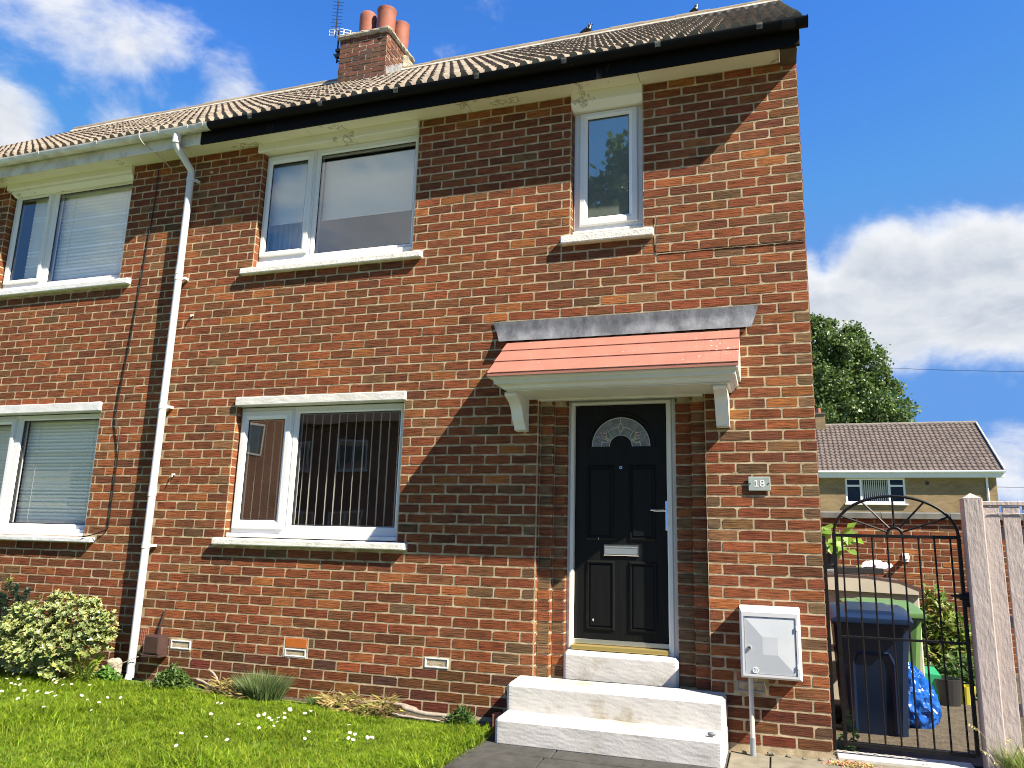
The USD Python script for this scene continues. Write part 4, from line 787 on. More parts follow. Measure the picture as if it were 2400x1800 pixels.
# ------------------------------------------------------------------ white steps
ST = thing('doorstep', 'white painted concrete steps rising to the black front door', 'steps', (-1.43, -.25, -.04))
def step(x0, x1, y0, y1, z0, z1, seed, r=.022):
    m = rough_box(x0, x1, y0, y1, z0, z1, r, .028, .0035, 7, seed); v = m.vertices.copy()
    v[:, 2] -= .018 * np.clip((y1 - v[:, 1]) / (y1 - y0), 0, 1) * np.clip((v[:, 2] - z0) / (z1 - z0), 0, 1); MB().add(v, m.faces).build('step', M['step'], ST, smooth=True)
step(-2.205, -.672, -.515, -.005, -.06, .140, 1); step(-2.203, -.674, -.285, -.006, .10, .333, 2); step(-1.874, -1.012, .070, .172, .30, .530, 3)
pb = MB().mesh(trimesh.creation.icosphere(2, .5)); pb.v[0] = pb.v[0] * np.array([.055, .04, .026]) + np.array([-.748, -.452, .142]); pb.build('pebble', pm('pebble', (.11, .11, .115), (.17, .17, .17), scale=30, rough=.6), smooth=True, label='dark grey pebble lying on the lowest white step', cat='pebble')
MB().mesh(rough_box(-2.325, -2.270, -.235, -.16, -.045, .085, .006, .02, .004, 20, 4)).build('brick_fragment', M['terracotta'], smooth=True, label='broken red brick piece leaning by the left end of the steps', cat='brick')

# ------------------------------------------------------------------ things on the wall
G_ = thing('meter_box', 'white gas meter cabinet on the wall right of the steps', 'meter box', (-.37, 0, .45))
x0, x1, z0, z1, yf = -.560, -.180, .468, .920, -.205
b = MB(); o = [(x0 - .008, 0, z0 - .008), (x1 + .008, 0, z0 - .008), (x1 + .008, 0, z1 + .008), (x0 - .008, 0, z1 + .008)]
b.ring((x0 - .006, x1 + .006, z0 - .006, z1 + .006), (x0 + .022, x1 - .024, z0 + .024, z1 - .055), [(0, 0), (0, -.168), (.18, -.185), (.55, yf), (1, yf), (1, yf + .012), (1.2, yf + .012)]); b.build('case', M['box_white'], G_)
dx0, dx1, dz0, dz1 = x0 + .026, x1 - .028, z0 + .028, z1 - .059
v = [(dx0, yf + .006, dz0), (dx1, yf + .006, dz0), (dx1, yf + .006, dz1), (dx0, yf + .006, dz1)]
ix0, ix1, iz0, iz1 = dx0 + .115, dx1 - .115, dz0 + .125, dz1 - .125
v += [(ix0, yf - .007, iz0), (ix1, yf - .007, iz0), (ix1, yf - .007, iz1), (ix0, yf - .007, iz1)]
dr_ = MB().add(v, [(0, 1, 5, 4), (1, 2, 6, 5), (2, 3, 7, 6), (3, 0, 4, 7), (4, 5, 6, 7)]).build('door', M['box_door'], G_)
b = MB().tube([(dx0 + .028, yf - .006, .66), (dx0 + .028, yf + .01, .66)], .0125, 14); b.build('lock', M['chrome'], dr_); MB().tube([(dx0 + .028, yf - .008, .66), (dx0 + .028, yf + .002, .66)], .006, 8).build('keyhole', M['void'], dr_)
for z in (.80, .555): MB().box(dx1 + .001, dx1 + .013, yf - .007, yf + .01, z - .015, z + .015, .003).build('hinge', M['box_white'], G_)
t = meshkit.text_mesh('G', .020, .003, True); v = np.array(t.vertices); v = np.stack([v[:, 0] + dx0 + .055, yf + .002 - v[:, 2], v[:, 1] + dz0 + .012], 1); MB().add(v, t.faces).build('lettering', M['letter'], dr_)
b = MB(); b.tube([(dx0 + .0635 + .017 * math.cos(a), yf + .001, dz0 + .022 + .017 * math.sin(a)) for a in np.linspace(0, 2 * math.pi, 20)], .0022, 5); b.build('emblem', M['letter'], dr_)
MB().tube([(-.507, -.09, .47), (-.507, -.09, .07)], .0165, 14).build('conduit', M['conduit'], G_, smooth=35); MB().tube([(-.507, -.09, .07), (-.507, -.09, -.05)], .0195, 14).build('conduit_sleeve', M['grey_plastic'], G_, smooth=35)
b = MB(); b.tube([(-.43, -.03, .47), (-.42, -.05, .42), (-.41, -.045, .37), (-.40, -.03, .33)], .003, 5); b.build('wire', M['gold'], G_)
PL = thing('number_plate', 'grey green slate plaque engraved 18 right of the door', 'house sign', (-.4, 0, 1.78))
MB().box(-.480, -.328, -.020, -.010, 1.727, 1.828, .003).build('plate', M['slate_plate'], PL)
t = meshkit.text_mesh('18', .047, .0015); v = np.array(t.vertices); w_ = v[:, 0].max() + v[:, 0].min(); v = np.stack([v[:, 0] - w_ / 2 - .404, -.0201 - v[:, 2], v[:, 1] + 1.757], 1); MB().add(v, t.faces).build('digits', M['letter'], PL)
b = MB(); b.box(-.4215 - .008, -.4215 + .005, -.0212, -.019, 1.7575, 1.761); b.build('serif', M['letter'], PL)
for x in (-.468, -.341): MB().tube([(x, -.024, 1.780), (x, .002, 1.780)], .0045, 10).build('screw', M['screw'], PL)
JB = thing('junction_box', 'dark brown plastic cable box low on the wall by the downpipe', 'cable box', (-5.56, 0, .25))
v = []; MB().hull([(x, y, z) for x, y, z in [(-5.685, -.098, .262), (-5.515, -.098, .262), (-5.678, -.098, .418), (-5.520, -.098, .418), (-5.672, -.104, .275), (-5.526, -.104, .275), (-5.668, -.104, .408), (-5.53, -.104, .408), (-5.69, 0, .255), (-5.50, 0, .255), (-5.68, 0, .425), (-5.51, 0, .425)]]).build('cover', M['brown_plastic'], JB)
MB().box(-5.694, -5.496, -.108, 0, .236, .256, .004).build('base', M['brown_plastic'], JB); MB().tube([(-5.60, -.02, .42), (-5.588, -.03, .48), (-5.575, -.018, .57), (-5.565, -.006, .64)], .009, 8).build('conduit', M['brown_plastic'], JB)
def cable(name, pts, r, label, m='cable', n=40):
    pts = np.array(pts, float); t = np.linspace(0, 1, len(pts)); tt = np.linspace(0, 1, n)
    from scipy.interpolate import PchipInterpolator
    q = np.stack([PchipInterpolator(t, pts[:, k])(tt) for k in range(3)], 1); return MB().tube(q, r, 6).build(name, M[m], smooth=True, label=label, cat='cable')
cable('wall_cable', [(-6.30, -.02, 5.08), (-6.31, -.012, 4.6), (-6.34, -.012, 4.0), (-6.385, -.014, 3.2), (-6.435, -.016, 2.5), (-6.36, -.016, 2.18), (-6.345, -.014, 2.05), (-6.35, -.012, 1.6), (-6.355, -.01, 1.35), (-6.42, -.03, 1.31), (-6.52, -.05, 1.275), (-6.60, -.062, 1.262)], .0055, 'black aerial cable hanging down the wall left of the downpipe', n=90)
cable('gutter_cable', [(-6.28, GY + .03, GZ_ + .06), (-6.28, GY - .05, GZ_ + .03), (-6.275, GY - .062, GZ_ - .02), (-6.24, GY - .03, GZ_ - .10), (-6.17, -.18, 5.12), (-6.10, -.06, 5.02)], .005, 'pale cable looped over the grey gutter above the wall cable', 'cable_grey')
cable('clipped_cable', [(-1.127, -.007, 3.942), (-1.127, -.007, 3.70), (-1.122, -.007, 3.645), (-1.10, -.007, 3.627), (-.75, -.005, 3.622), (-.35, -.005, 3.619), (-.003, -.006, 3.617)], .0032, 'thin dark cable clipped along the bricks right of the narrow upper window', n=70)
# old fixings left in the wall beside the downpipe
for k, (x, z) in enumerate(((-5.66, 3.42), (-5.66, 1.86), (-5.62, 4.94))):
    b = MB(); b.box(x - .012, x + .02, -.022, .0, z - .012, z + .006, .003); b.tube([(x, -.02, z), (x + .02, -.04, z - .03)], .005, 5); b.build('old_bracket', M['conduit'], label=['rusty broken pipe bracket beside the downpipe between the upper windows', 'rusty broken pipe bracket beside the downpipe level with the lower windows', 'rusty broken pipe bracket near the top of the downpipe under the eaves'][k], cat='bracket')
# television aerial on the chimney
AE = thing('tv_aerial', 'television aerial strapped to the left side of the brick chimney', 'aerial', (-6.27, 3.05, 8.3))
MB().tube([(-6.272, 3.03, 8.32), (-6.277, 3.03, 8.80), (-6.28, 3.02, 8.86)], .013, 8).build('mast', M['cable'], AE)
b = MB(); b.box(-6.30, -6.21, 3.0, 3.06, 8.40, 8.46, .004); b.box(-6.30, -6.21, 3.0, 3.06, 8.50, 8.54, .004); b.tube([(-6.33, 3.02, 8.47), (-6.24, 3.02, 8.33)], .012, 6); b.build('bracket', M['cable'], AE)
MB().tube([(-6.30, 2.98, 8.72), (-6.285, 2.96, 9.33)], .009, 6).build('boom', M['cable'], AE)
for k in range(9):
    z = 8.84 + .06 * k; y = 2.97; MB().tube([(-6.385 + .001 * k, y, z + .025), (-6.205 + .001 * k, y, z - .028)], .0035, 5).build('element', M['aluminium'] if k == 0 else M['cable'], AE)
b = MB()
for s_ in (-1, 1):
    for dz in (-.05, 0, .05): b.tube([(-6.29 + s_ * .02, 3.05, 8.865 + dz), (-6.29 + s_ * .19, 3.08, 8.865 + dz - s_ * .05)], .006, 5)
    b.tube([(-6.29 + s_ * .185, 3.08, 8.92 - s_ * .05), (-6.29 + s_ * .185, 3.08, 8.81 - s_ * .05)], .006, 5)
    b.tube([(-6.29 + s_ * .08, 3.06, 8.905 - s_ * .02), (-6.29 + s_ * .08, 3.06, 8.83 - s_ * .02)], .006, 5)
b.build('reflector', M['letter'], AE)

# ------------------------------------------------------------------ birds on the ridge
import manifold3d as m3
def blobmesh(chain, seg=14, edge=.02):
    out = None
    for (a, ra), (c, rc_) in chain:
        s1 = trimesh.creation.icosphere(2, ra).vertices + np.array(a); s2 = trimesh.creation.icosphere(2, rc_).vertices + np.array(c)
        h = trimesh.convex.convex_hull(np.vstack([s1, s2])); mf = m3.Manifold(m3.Mesh(np.asarray(h.vertices, np.float32), np.asarray(h.faces, np.uint32)))
        out = mf if out is None else out + mf
    out = out.refine_to_length(edge); q = out.to_mesh(); t = trimesh.Trimesh(np.asarray(q.vert_properties)[:, :3], np.asarray(q.tri_verts)); trimesh.smoothing.filter_taubin(t, iterations=8); return t
def bird(x, face, label, s_=1.0, turn=1.0):
    base = (x, RIDGE_Y, ridge_z + .098); B = thing('bird', label, 'bird', base)
    P = lambda a, y, z: np.array([base[0] + face * a * s_ * turn, base[1] + y * s_, base[2] + z * s_])
    body = blobmesh([((P(.05, 0, .13)), .062 * s_, (P(-.07, 0, .085)), .045 * s_)] and [((P(.05, 0, .13), .062 * s_), (P(-.07, 0, .085), .045 * s_)), ((P(.06, 0, .15), .055 * s_), (P(.085, 0, .225), .036 * s_)), ((P(.085, 0, .222), .037 * s_), (P(.098, 0, .243), .034 * s_)), ((P(-.07, 0, .085), .042 * s_), (P(-.21, 0, .015), .015 * s_))])
    bd = MB().mesh(body).build('body', M['feather'], B, smooth=True)
    MB().mesh(blobmesh([((P(.066, -.006, .235), .034 * s_), (P(.075, -.004, .205), .037 * s_))])).build('nape', M['feather_grey'], B, smooth=True)
    MB().hull([P(.125, -.01, .243), P(.125, .01, .243), P(.125, 0, .255), P(.125, 0, .232), P(.172, 0, .236)]).build('beak', M['feather'], B)
    for yy in (-1, 1):
        m_ = blobmesh([((P(.03, yy * .055, .135), .03 * s_), (P(-.09, yy * .045, .075), .024 * s_)), ((P(-.09, yy * .045, .075), .022 * s_), (P(-.185, yy * .018, .035), .010 * s_))]); MB().mesh(m_).build('wing', M['feather'], B, smooth=True)
        b = MB(); b.tube([P(.02, yy * .025, .08), P(.015, yy * .025, .0)], .006 * s_, 6)
        for q in (-.02, 0, .02): b.tube([P(.015, yy * .025, .004), P(.05, yy * .025 + q, .002)], .004 * s_, 5)
        b.build('leg', M['feather'], B)
bird(-2.575, 1, 'black jackdaw facing right on the middle of the roof ridge', .66); bird(-1.075, 1, 'grey headed jackdaw perched near the right end of the roof ridge', .62, .75)

# ------------------------------------------------------------------ iron gate
GT = thing('garden_gate', 'black iron gate with a sunburst arch beside the house corner', 'gate', (.48, .15, 0))
gy, gx0, gx1, gtop = .15, .088, .876, 1.428
gcx, gR = .482, .394
def bar(name, pts, r=.0085, n=6, parent=GT): return MB().tube(pts, r, n).build(name, M['iron'], parent, smooth=50)
def sq(name, x0, x1, y0, y1, z0, z1, parent=GT): return MB().box(x0, x1, y0, y1, z0, z1, .002).build(name, M['iron'], parent)
sq('stile', gx0 - .012, gx0 + .012, gy - .012, gy + .012, .02, gtop + .02); sq('stile', gx1 - .012, gx1 + .012, gy - .012, gy + .012, .045, gtop + .02)
sq('rail', gx0 + .012, gx1 - .012, gy - .010, gy + .010, .030, .054); sq('rail', gx0 + .012, gx1 - .012, gy - .007, gy + .007, .728, .744); sq('rail', gx0 + .012, gx1 - .012, gy - .010, gy + .010, gtop - .012, gtop + .010)
pts = [(gcx - gR * math.cos(a), gy, gtop + .005 + .272 * math.sin(a)) for a in np.linspace(0, math.pi, 40)]; bar('arch', pts, .010, 8)
hub = [(gcx - .048 * math.cos(a), gy, gtop + .005 + .055 * math.sin(a)) for a in np.linspace(0, math.pi, 16)]; bar('hub', hub, .010, 8)
for a in (30, 60, 90, 120, 150):
    a = math.radians(a); bar('ray', [(gcx - .05 * math.cos(a), gy, gtop + .055 * math.sin(a)), (gcx - gR * math.cos(a), gy, gtop + .272 * math.sin(a))], .0075)
for k in range(8):
    x = gx0 + .052 + k * (gx1 - gx0 - .104) / 7; bar('spindle', [(x, gy, .05), (x, gy, gtop - .01)], .0068)
sq('hinge', -.004, gx0 - .008, gy - .008, gy + .008, .14, .156); sq('hinge', -.004, gx0 - .008, gy - .008, gy + .008, 1.20, 1.216); MB().box(.0, .03, gy - .02, gy + .02, .0, 1.42, .002).build('hanging_post', M['iron'], GT)
sq('latch_plate', gx1 + .004, gx1 + .052, gy - .02, gy + .02, .972, 1.068); MB().tube([(gx1 + .01, gy - .02, 1.035), (gx1 - .05, gy - .03, 1.04), (gx1 - .085, gy - .03, 1.043)], [.013, .009, .005], 8).build('latch', M['iron'], GT); MB().box(gx1 - .03, gx1 - .012, gy - .03, gy, 1.015, 1.06, .003).build('latch_bar', M['iron'], GT)

# ------------------------------------------------------------------ fence
FN = thing('garden_fence', 'pale pinkish painted timber fence at the right edge', 'fence', (1.5, .1, 0))
px0, px1, py0, py1 = .905, 1.022, .06, .175
m = rough_box(px0, px1, py0, py1, -.06, 1.690, .006, .04, .0022, 16, 5); MB().mesh(m).build('post', M['fence_paint'], FN, smooth=True)
MB().hull([(px0 - .002, py0 - .002, 1.688), (px1 + .002, py0 - .002, 1.688), (px0 - .002, py1, 1.688), (px1 + .002, py1, 1.688), ((px0 + px1) / 2, (py0 + py1) / 2, 1.728)]).build('post_cap', M['fence_paint'], FN)
rf = random.Random(4); x = 1.028
while x < 4.2:
    w_ = .104 + rf.uniform(-.004, .004); m = rough_box(x, x + w_, .135 + rf.uniform(-.003, .003), .157, .03, 1.640 + rf.uniform(-.004, .004), .003, .05, .0016, 12, int(x * 100)); MB().mesh(m).build('board', M['fence_paint'], FN); x += w_ + .020
MB().box(1.024, 4.2, .125, .205, 1.645, 1.675, .004).build('capping_rail', M['fence_paint'], FN)
for z in (.30, .85, 1.42): MB().box(1.022, 4.2, .158, .20, z, z + .075, .004).build('back_rail', M['fence_paint'], FN)
MB().tube([(1.06, .128, 1.585), (1.12, .126, 1.594), (1.2, .127, 1.592), (1.4, .127, 1.588)], .0035, 5).build('wire', M['fence_paint'], FN)
for xk in (2.6, 4.15): MB().box(xk, xk + .1, .2, .3, -.06, 1.66, .004).build('rear_post', M['fence_paint'], FN)

# ------------------------------------------------------------------ bins and clutter in the yard
def bin_(label, mname, cx, cy, zb, w, rot=0.0, h=1.0):
    B = thing('wheeled_bin', label, 'bin', (cx, cy, zb)); R = np.array([[math.cos(rot), -math.sin(rot)], [math.sin(rot), math.cos(rot)]])
    def X(p): p = np.array(p, float); q = p.copy(); q[:, :2] = p[:, :2] @ R.T + (cx, cy); q[:, 2] += zb; return q
    wb, wt, db, dt = w * .80, w * .97, .50, .68
    b = MB(); v = []
    for z, ww, d0, d1 in ((.02, wb, -.22, .28), (.10, wb * 1.01, -.225, .285), (.55, (wb + wt) / 2, -.28, .31), (.93, wt, -.335, .335)):
        r_ = .045
        for sx, sy in ((-1, d0), (1, d0), (1, d1), (-1, d1)):
            s2 = 1 if sy > 0 else -1
            v += [(sx * ww / 2 - (sx * r_ if s2 * sx < 0 else 0), sy - (s2 * r_ if s2 * sx > 0 else 0), z), (sx * ww / 2 - (sx * r_ if s2 * sx > 0 else 0), sy - (s2 * r_ if s2 * sx < 0 else 0), z)]
    f = [(i * 8 + k, i * 8 + (k + 1) % 8, (i + 1) * 8 + (k + 1) % 8, (i + 1) * 8 + k) for i in range(3) for k in range(8)]; f = [t for a in f for t in ((a[0], a[1], a[2]), (a[0], a[2], a[3]))] + [(0, k + 1, k) for k in range(1, 7)]
    b.add(X(v), f); b.build('body', M[mname], B, smooth=40)
    o = MB().box(-w / 2 - .005, w / 2 + .005, -.36, .35, .905, .95, .012); o.v[0] = X(o.v[0]); o.build('rim', M[mname], B)
    o = MB(); P = []
    for y, z in ((-.405, .945), (-.40, .965), (-.30, .990), (-.05, 1.030), (.20, 1.045), (.36, 1.035), (.38, 1.0)):
        for sx in (-1, 1): P += [(sx * (w / 2 + .012), y, z - .012), (sx * (w / 2 - .03), y, z + .006)]
    P += [(-(w / 2 + .012), -.405, .94), ((w / 2 + .012), -.405, .94), (-(w / 2 + .01), .38, .96), ((w / 2 + .01), .38, .96)]
    o.hull(X(P)); o.build('lid', M[mname], B, smooth=30)
    o = MB(); o.hull(X([(-w * .34, -.28, .99), (w * .34, -.28, .99), (-w * .26, .22, 1.062), (w * .26, .22, 1.062), (-w * .30, -.24, 1.022), (w * .30, -.24, 1.022), (-w * .34, .28, 1.04), (w * .34, .28, 1.04)])); o.build('lid_panel', M[mname], B, smooth=20)
    o = MB().tube(X([(-w * .34, .40, .97), (-w * .3, .44, .985), (w * .3, .44, .985), (w * .34, .40, .97)]), .015, 8); o.build('handle', M[mname], B)
    o = MB().box(-.10, .10, -.345, -.315, .60, .78, .01); o.v[0] = X(o.v[0]); 
    for sx in (-1, 1):
        o = MB().tube(X([(sx * (wb / 2 + .005), .27, .10), (sx * (wb / 2 + .055), .27, .10)]), .10, 18); o.build('wheel', M['pot'], B)
    pr = [(-w * .26, .10), (-w * .26, .62), (-w * .20, .70), (w * .20, .70), (w * .26, .62), (w * .26, .10)]
    o = MB()
    for (a, c) in zip(pr[:-1], pr[1:]): o.tube(X([(a[0], -.232 - .11 * a[1] + .02, a[1]), (c[0], -.232 - .11 * c[1] + .02, c[1])]), .022, 6)
    o.build('front_rib', M[mname], B, smooth=40)
    return B
B1 = bin_('dark blue wheeled bin standing behind the iron gate', 'bin_blue', .395, 1.42, -.165, .575, -.02); B2 = bin_('lime green wheeled bin behind the dark blue bin', 'bin_green', .585, 2.25, -.165, .60, .05)
SB = thing('storage_box', 'cream garden storage box with curved dark brown lid behind the bins', 'storage box', (.55, 3.1, -.17))
MB().box(.05, 1.02, 2.86, 3.6, -.165, .96, .01).build('body', M['cream'], SB)
pr = [(.02, .95), (1.05, .93), (1.05, .98), (.85, 1.055), (.55, 1.09), (.25, 1.095), (.02, 1.08)]
MB().prism(pr, 2.80, 3.66, 'y').build('lid', M['brown_lid'], SB); MB().prism([(.06, .945), (1.01, .925), (1.01, .955), (.84, 1.025), (.55, 1.062), (.25, 1.068), (.06, 1.05)], 2.79, 2.80, 'y').build('lid_panel', M['cream'], SB)
MB().box(.30, .76, 3.2, 3.5, 1.10, 1.165, .005).build('tray', M['pot'], label='flat black tray on the storage box lid', cat='tray')
cr = trimesh.creation.icosphere(3, .5); vv = cr.vertices * np.array([.30, .16, .10]); vv += (meshkit.noise(cr.vertices * 7, 3)[:, None] - .5) * .05; MB().add(vv + np.array([.70, 3.3, 1.185]), cr.faces).build('crumpled_sheet', M['foil'], label='crumpled white plastic sheet on the black tray', cat='plastic sheet')
bg = trimesh.creation.icosphere(4, .5); v = bg.vertices.copy(); k = np.clip(v[:, 2] + .5, 0, 1)
v[:, :2] *= (1.05 - .55 * k ** 1.6)[:, None]; v[:, 2] = (k - .5); n1 = np.abs(meshkit.noise(bg.vertices * 5.2, 11) - .5); n2 = np.abs(meshkit.noise(bg.vertices * 11, 17) - .5)
v = v * (1 - .42 * n1 - .24 * n2)[:, None]; v *= np.array([.50, .46, .60]); v += np.array([.735, 1.78, .115]); MB().add(v, bg.faces).build('plastic_bag', M['bag'], label='crumpled bright blue plastic sack beside the bins', cat='sack')
BW = thing('boundary_wall', 'red brick boundary wall with grey coping behind the bins', 'wall', (2, 6, 0))
bw = MB().box(-.6, 7.0, 6.002, 6.22, -.2, 1.80).build('wall', M['mortar'], BW)
rw = random.Random(77); its = []
for (i, a, c, za, zb) in layout(-.6, 7.0, 24, 0.0, HB, (), zbase=-.13):
    if zb > 1.80: continue
    a, c, za, zb = a + .0015, c - .0015, za + .0015, zb - .0015
    v, f = brick_geo(rw, a, c, za, zb, proud=rw.uniform(0, .004)); its.append((place(v, (0, 6, 0), (1, 0, 0), (0, -1, 0)), f, pick(PAL, rw)))
put_bricks([it for it in its], bw, M['brick'])
for k in range(9):
    x = -.6 + k * .85; MB().hull([(x + .004, 5.95, 1.80), (x + .846, 5.95, 1.80), (x + .004, 6.28, 1.80), (x + .846, 6.28, 1.80), (x + .004, 5.955, 1.872), (x + .846, 5.955, 1.872), (x + .004, 6.275, 1.872), (x + .846, 6.275, 1.872), (x + .004, 6.1, 1.895), (x + .846, 6.1, 1.895)]).build('coping_stone', M['coping'], BW)
b = MB(); b.box(1.34, 1.40, 5.84, 5.99, 1.255, 1.305, .004); b.box(1.33, 1.41, 5.985, 6.0, 1.22, 1.34, .003); b.build('wall_lamp', M['foil'], label='small pale bracket fixed to the boundary wall', cat='bracket')

# ------------------------------------------------------------------ foliage
def cr(a, b): return np.array([a[1] * b[2] - a[2] * b[1], a[2] * b[0] - a[0] * b[2], a[0] * b[1] - a[1] * b[0]])
def leaf(b, c, d, up, L, W, t1, t2=None, fold=.15):
    """a folded leaf; t1 midrib tint, t2 margin tint"""
    d = d / math.sqrt(d @ d); s = cr(d, up); n_ = math.sqrt(s @ s); s = s / n_ if n_ > 1e-6 else np.array([1.0, 0, 0]); n = cr(s, d)
    if t2 is None:
        v = [c, c + d * L * .5 - s * W * .5 + n * W * fold, c + d * L, c + d * L * .5 + s * W * .5 + n * W * fold]
        b.add(v, [(0, 1, 2), (0, 2, 3)], t1); return
    ring = [(0, 0), (.28, .40), (.62, .46), (.88, .22), (1, 0), (.88, -.22), (.62, -.46), (.28, -.40)]
    inn = [(.12, 0), (.34, .17), (.62, .20), (.82, 0), (.62, -.20), (.34, -.17)]
    v = [c + d * L * a + s * W * q + n * W * fold * abs(q) * 2 for a, q in ring] + [c + d * L * a + s * W * q + n * W * fold * abs(q) * 2 for a, q in inn]
    f = [(8, 9, 13), (9, 10, 12), (9, 12, 13), (10, 11, 12), (0, 1, 8), (1, 9, 8), (1, 2, 9), (2, 10, 9), (2, 3, 10), (3, 11, 10), (3, 4, 11), (4, 5, 11), (5, 12, 11), (5, 6, 12), (6, 13, 12), (6, 7, 13), (7, 8, 13), (7, 0, 8)]
    b.add(v, f); b.t[-1] = np.array([t2] * 8 + [t1] * 6, float)
def rdir(r, up=.3):
    a = r.uniform(0, 2 * math.pi); z = r.uniform(-.3, 1) * (1 - up) + up; q = math.sqrt(max(0, 1 - min(1, z * z))); return np.array([q * math.cos(a), q * math.sin(a), z])
def jit(r, c, a=.15): k = r.uniform(1 - a, 1 + a); return tuple(x * k * r.uniform(.95, 1.05) for x in c)
def stems(name, parent, base, tips, r=.006, m='twig'):
    b = MB()
    for t in tips: t = np.array(t); mid = (np.array(base) * .5 + t * .5) + np.array([0, 0, .03]); b.tube([base, mid, t], [r, r * .7, r * .4], 5)
    return b.build(name, M[m], parent)
# variegated shrub
r = random.Random(11); SH = thing('shrub', 'rounded shrub with yellow edged variegated leaves left of the downpipe', 'shrub', (-6.40, -.38, gz(-6.4)))
b = MB(); tips = []
blobs_ = [(-6.52, -.40, .52, .24), (-6.18, -.38, .48, .26), (-6.72, -.42, .38, .24), (-6.35, -.50, .32, .26), (-6.60, -.50, .22, .24), (-6.05, -.36, .36, .22), (-6.85, -.42, .42, .16), (-5.94, -.34, .55, .12), (-6.43, -.34, .70, .10), (-6.12, -.36, .66, .11), (-6.28, -.45, .16, .20), (-6.78, -.42, .58, .10), (-5.90, -.36, .42, .12)]
for (x, y, z, R_) in blobs_:
    for k in range(int(240 * (R_ / .25) ** 2)):
        d = rdir(r, 0.0); d[2] = r.uniform(-.5, 1); d /= np.linalg.norm(d); p = np.array([x, y, z]) + d * R_ * np.array([1, .75, .8]) * r.uniform(.55, 1.08)
        if p[1] > -.03: continue
        ax = d * .6 + np.array([r.uniform(-.4, .4), r.uniform(-.5, .2), r.uniform(.3, 1.0)]); ax /= np.linalg.norm(ax)
        for q in range(5):
            a = 2 * math.pi * q / 5 + r.uniform(-.4, .4); s1 = cr(ax, (.3, .5, .8)); s1 /= math.sqrt(s1 @ s1); s2 = cr(ax, s1); dd = (s1 * math.cos(a) + s2 * math.sin(a)) * r.uniform(.7, 1) + ax * r.uniform(.35, .9)
            g_ = r.random(); leaf(b, p, dd, ax, r.uniform(.032, .052), r.uniform(.018, .026), jit(r, (.085, .16, .05) if g_ < .8 else (.30, .33, .09)), jit(r, (.60, .58, .24) if r.random() < .75 else (.42, .46, .10)))
    tips.append((x, y, z))
b.build('foliage', M['leaf_glossy'], SH, tint=True); stems('stem', SH, (-6.40, -.36, gz(-6.4)), tips, .008)
def bottle(name, label, c, dens, rad, leaf_l, leaf_w, cols, heads, trans='leaf', stem=True):
    pass
# spurge with whorled blue green heads
r = random.Random(12); EU = thing('spurge_plant', 'tall blue green spurge with bottlebrush heads at the left edge', 'plant', (-7.12, -.3, gz(-7)))
b = MB(); tips = []
for (x, y, z) in [(-7.42, -.30, .98), (-7.30, -.32, .86), (-7.05, -.30, .78), (-6.86, -.34, .76), (-7.20, -.42, .64), (-7.02, -.40, .58), (-7.36, -.44, .52), (-7.55, -.32, .80), (-7.15, -.30, .84), (-7.28, -.46, .36), (-6.93, -.36, .60), (-7.52, -.40, .60), (-7.45, -.30, 1.06), (-7.10, -.46, .40), (-7.62, -.4, .42), (-7.3, -.25, .70), (-7.12, -.36, .70), (-6.95, -.42, .50), (-7.22, -.38, .74), (-7.38, -.38, .68), (-6.98, -.32, .70)]:
    top = np.array([x, y, z]); base = np.array([-7.15 + (x + 7.15) * .5, -.25, gz(-7.1)]); tips.append(tuple(top))
    yel = z > .82 and r.random() < .75
    for k in range(150):
        t = r.random() ** .6; p = base + (top - base) * (1 - .42 * (1 - t)); a = r.uniform(0, 6.28); dd = np.array([math.cos(a), math.sin(a), .1 + 1.3 * (t ** 4)])
        leaf(b, p, dd, np.array([0, 0, 1.0]), r.uniform(.06, .095) * (1.1 - .5 * t ** 3), .016, jit(r, (.30, .34, .05) if yel and t > .9 else (.055, .10, .065), .2))
b.build('foliage', M['leaf'], EU, tint=True); stems('stem', EU, (-7.15, -.25, gz(-7.1)), tips, .007)
b = MB()
for k in range(26):   # broad dark leaves at its foot
    p = np.array([r.uniform(-7.5, -6.9), r.uniform(-.55, -.3), r.uniform(.05, .38)]); leaf(b, p, rdir(r, -.1), np.array([0, -.4, 1]), .12, .07, jit(r, (.05, .12, .03)))
b.build('lower_leaf', M['leaf'], EU, tint=True, kind=None)
# fern
r = random.Random(13); FE = thing('fern', 'bright yellow green fern between the variegated shrub and the downpipe', 'fern', (-6.0, -.42, gz(-6)))
for k, (dx, dz, dy) in enumerate(((-.14, .26, -.02), (.10, .28, -.04), (.02, .22, -.12), (-.22, .14, -.08), (.20, .16, -.08), (-.06, .30, .05), (.13, .20, .06), (-.12, .14, -.16))):
    b = MB(); base = np.array([-5.995, -.40, gz(-6) + .02]); tip = base + np.array([dx, dy, dz]); n_ = 16
    for i in range(n_):
        t = i / n_; p = base + (tip - base) * t + np.array([0, 0, .05 * math.sin(t * 2.6)]); ax = (tip - base) / np.linalg.norm(tip - base); s = np.cross(ax, [0, -1, .2]); s /= np.linalg.norm(s)
        for sg in (-1, 1):
            L = .075 * (math.sin(min(1, t * 1.3 + .25) * math.pi * .62)) * (1 - t * .75) + .01; leaf(b, p, s * sg + ax * .45, np.array([0, -.6, .8]), L, .015, jit(r, (.27, .36, .04), .15))
    b.tube([base, (base + tip) / 2 + np.array([0, 0, .045]), tip], .0025, 4, tint=(.2, .25, .05)); b.build('frond', M['leaf'], FE, tint=True)
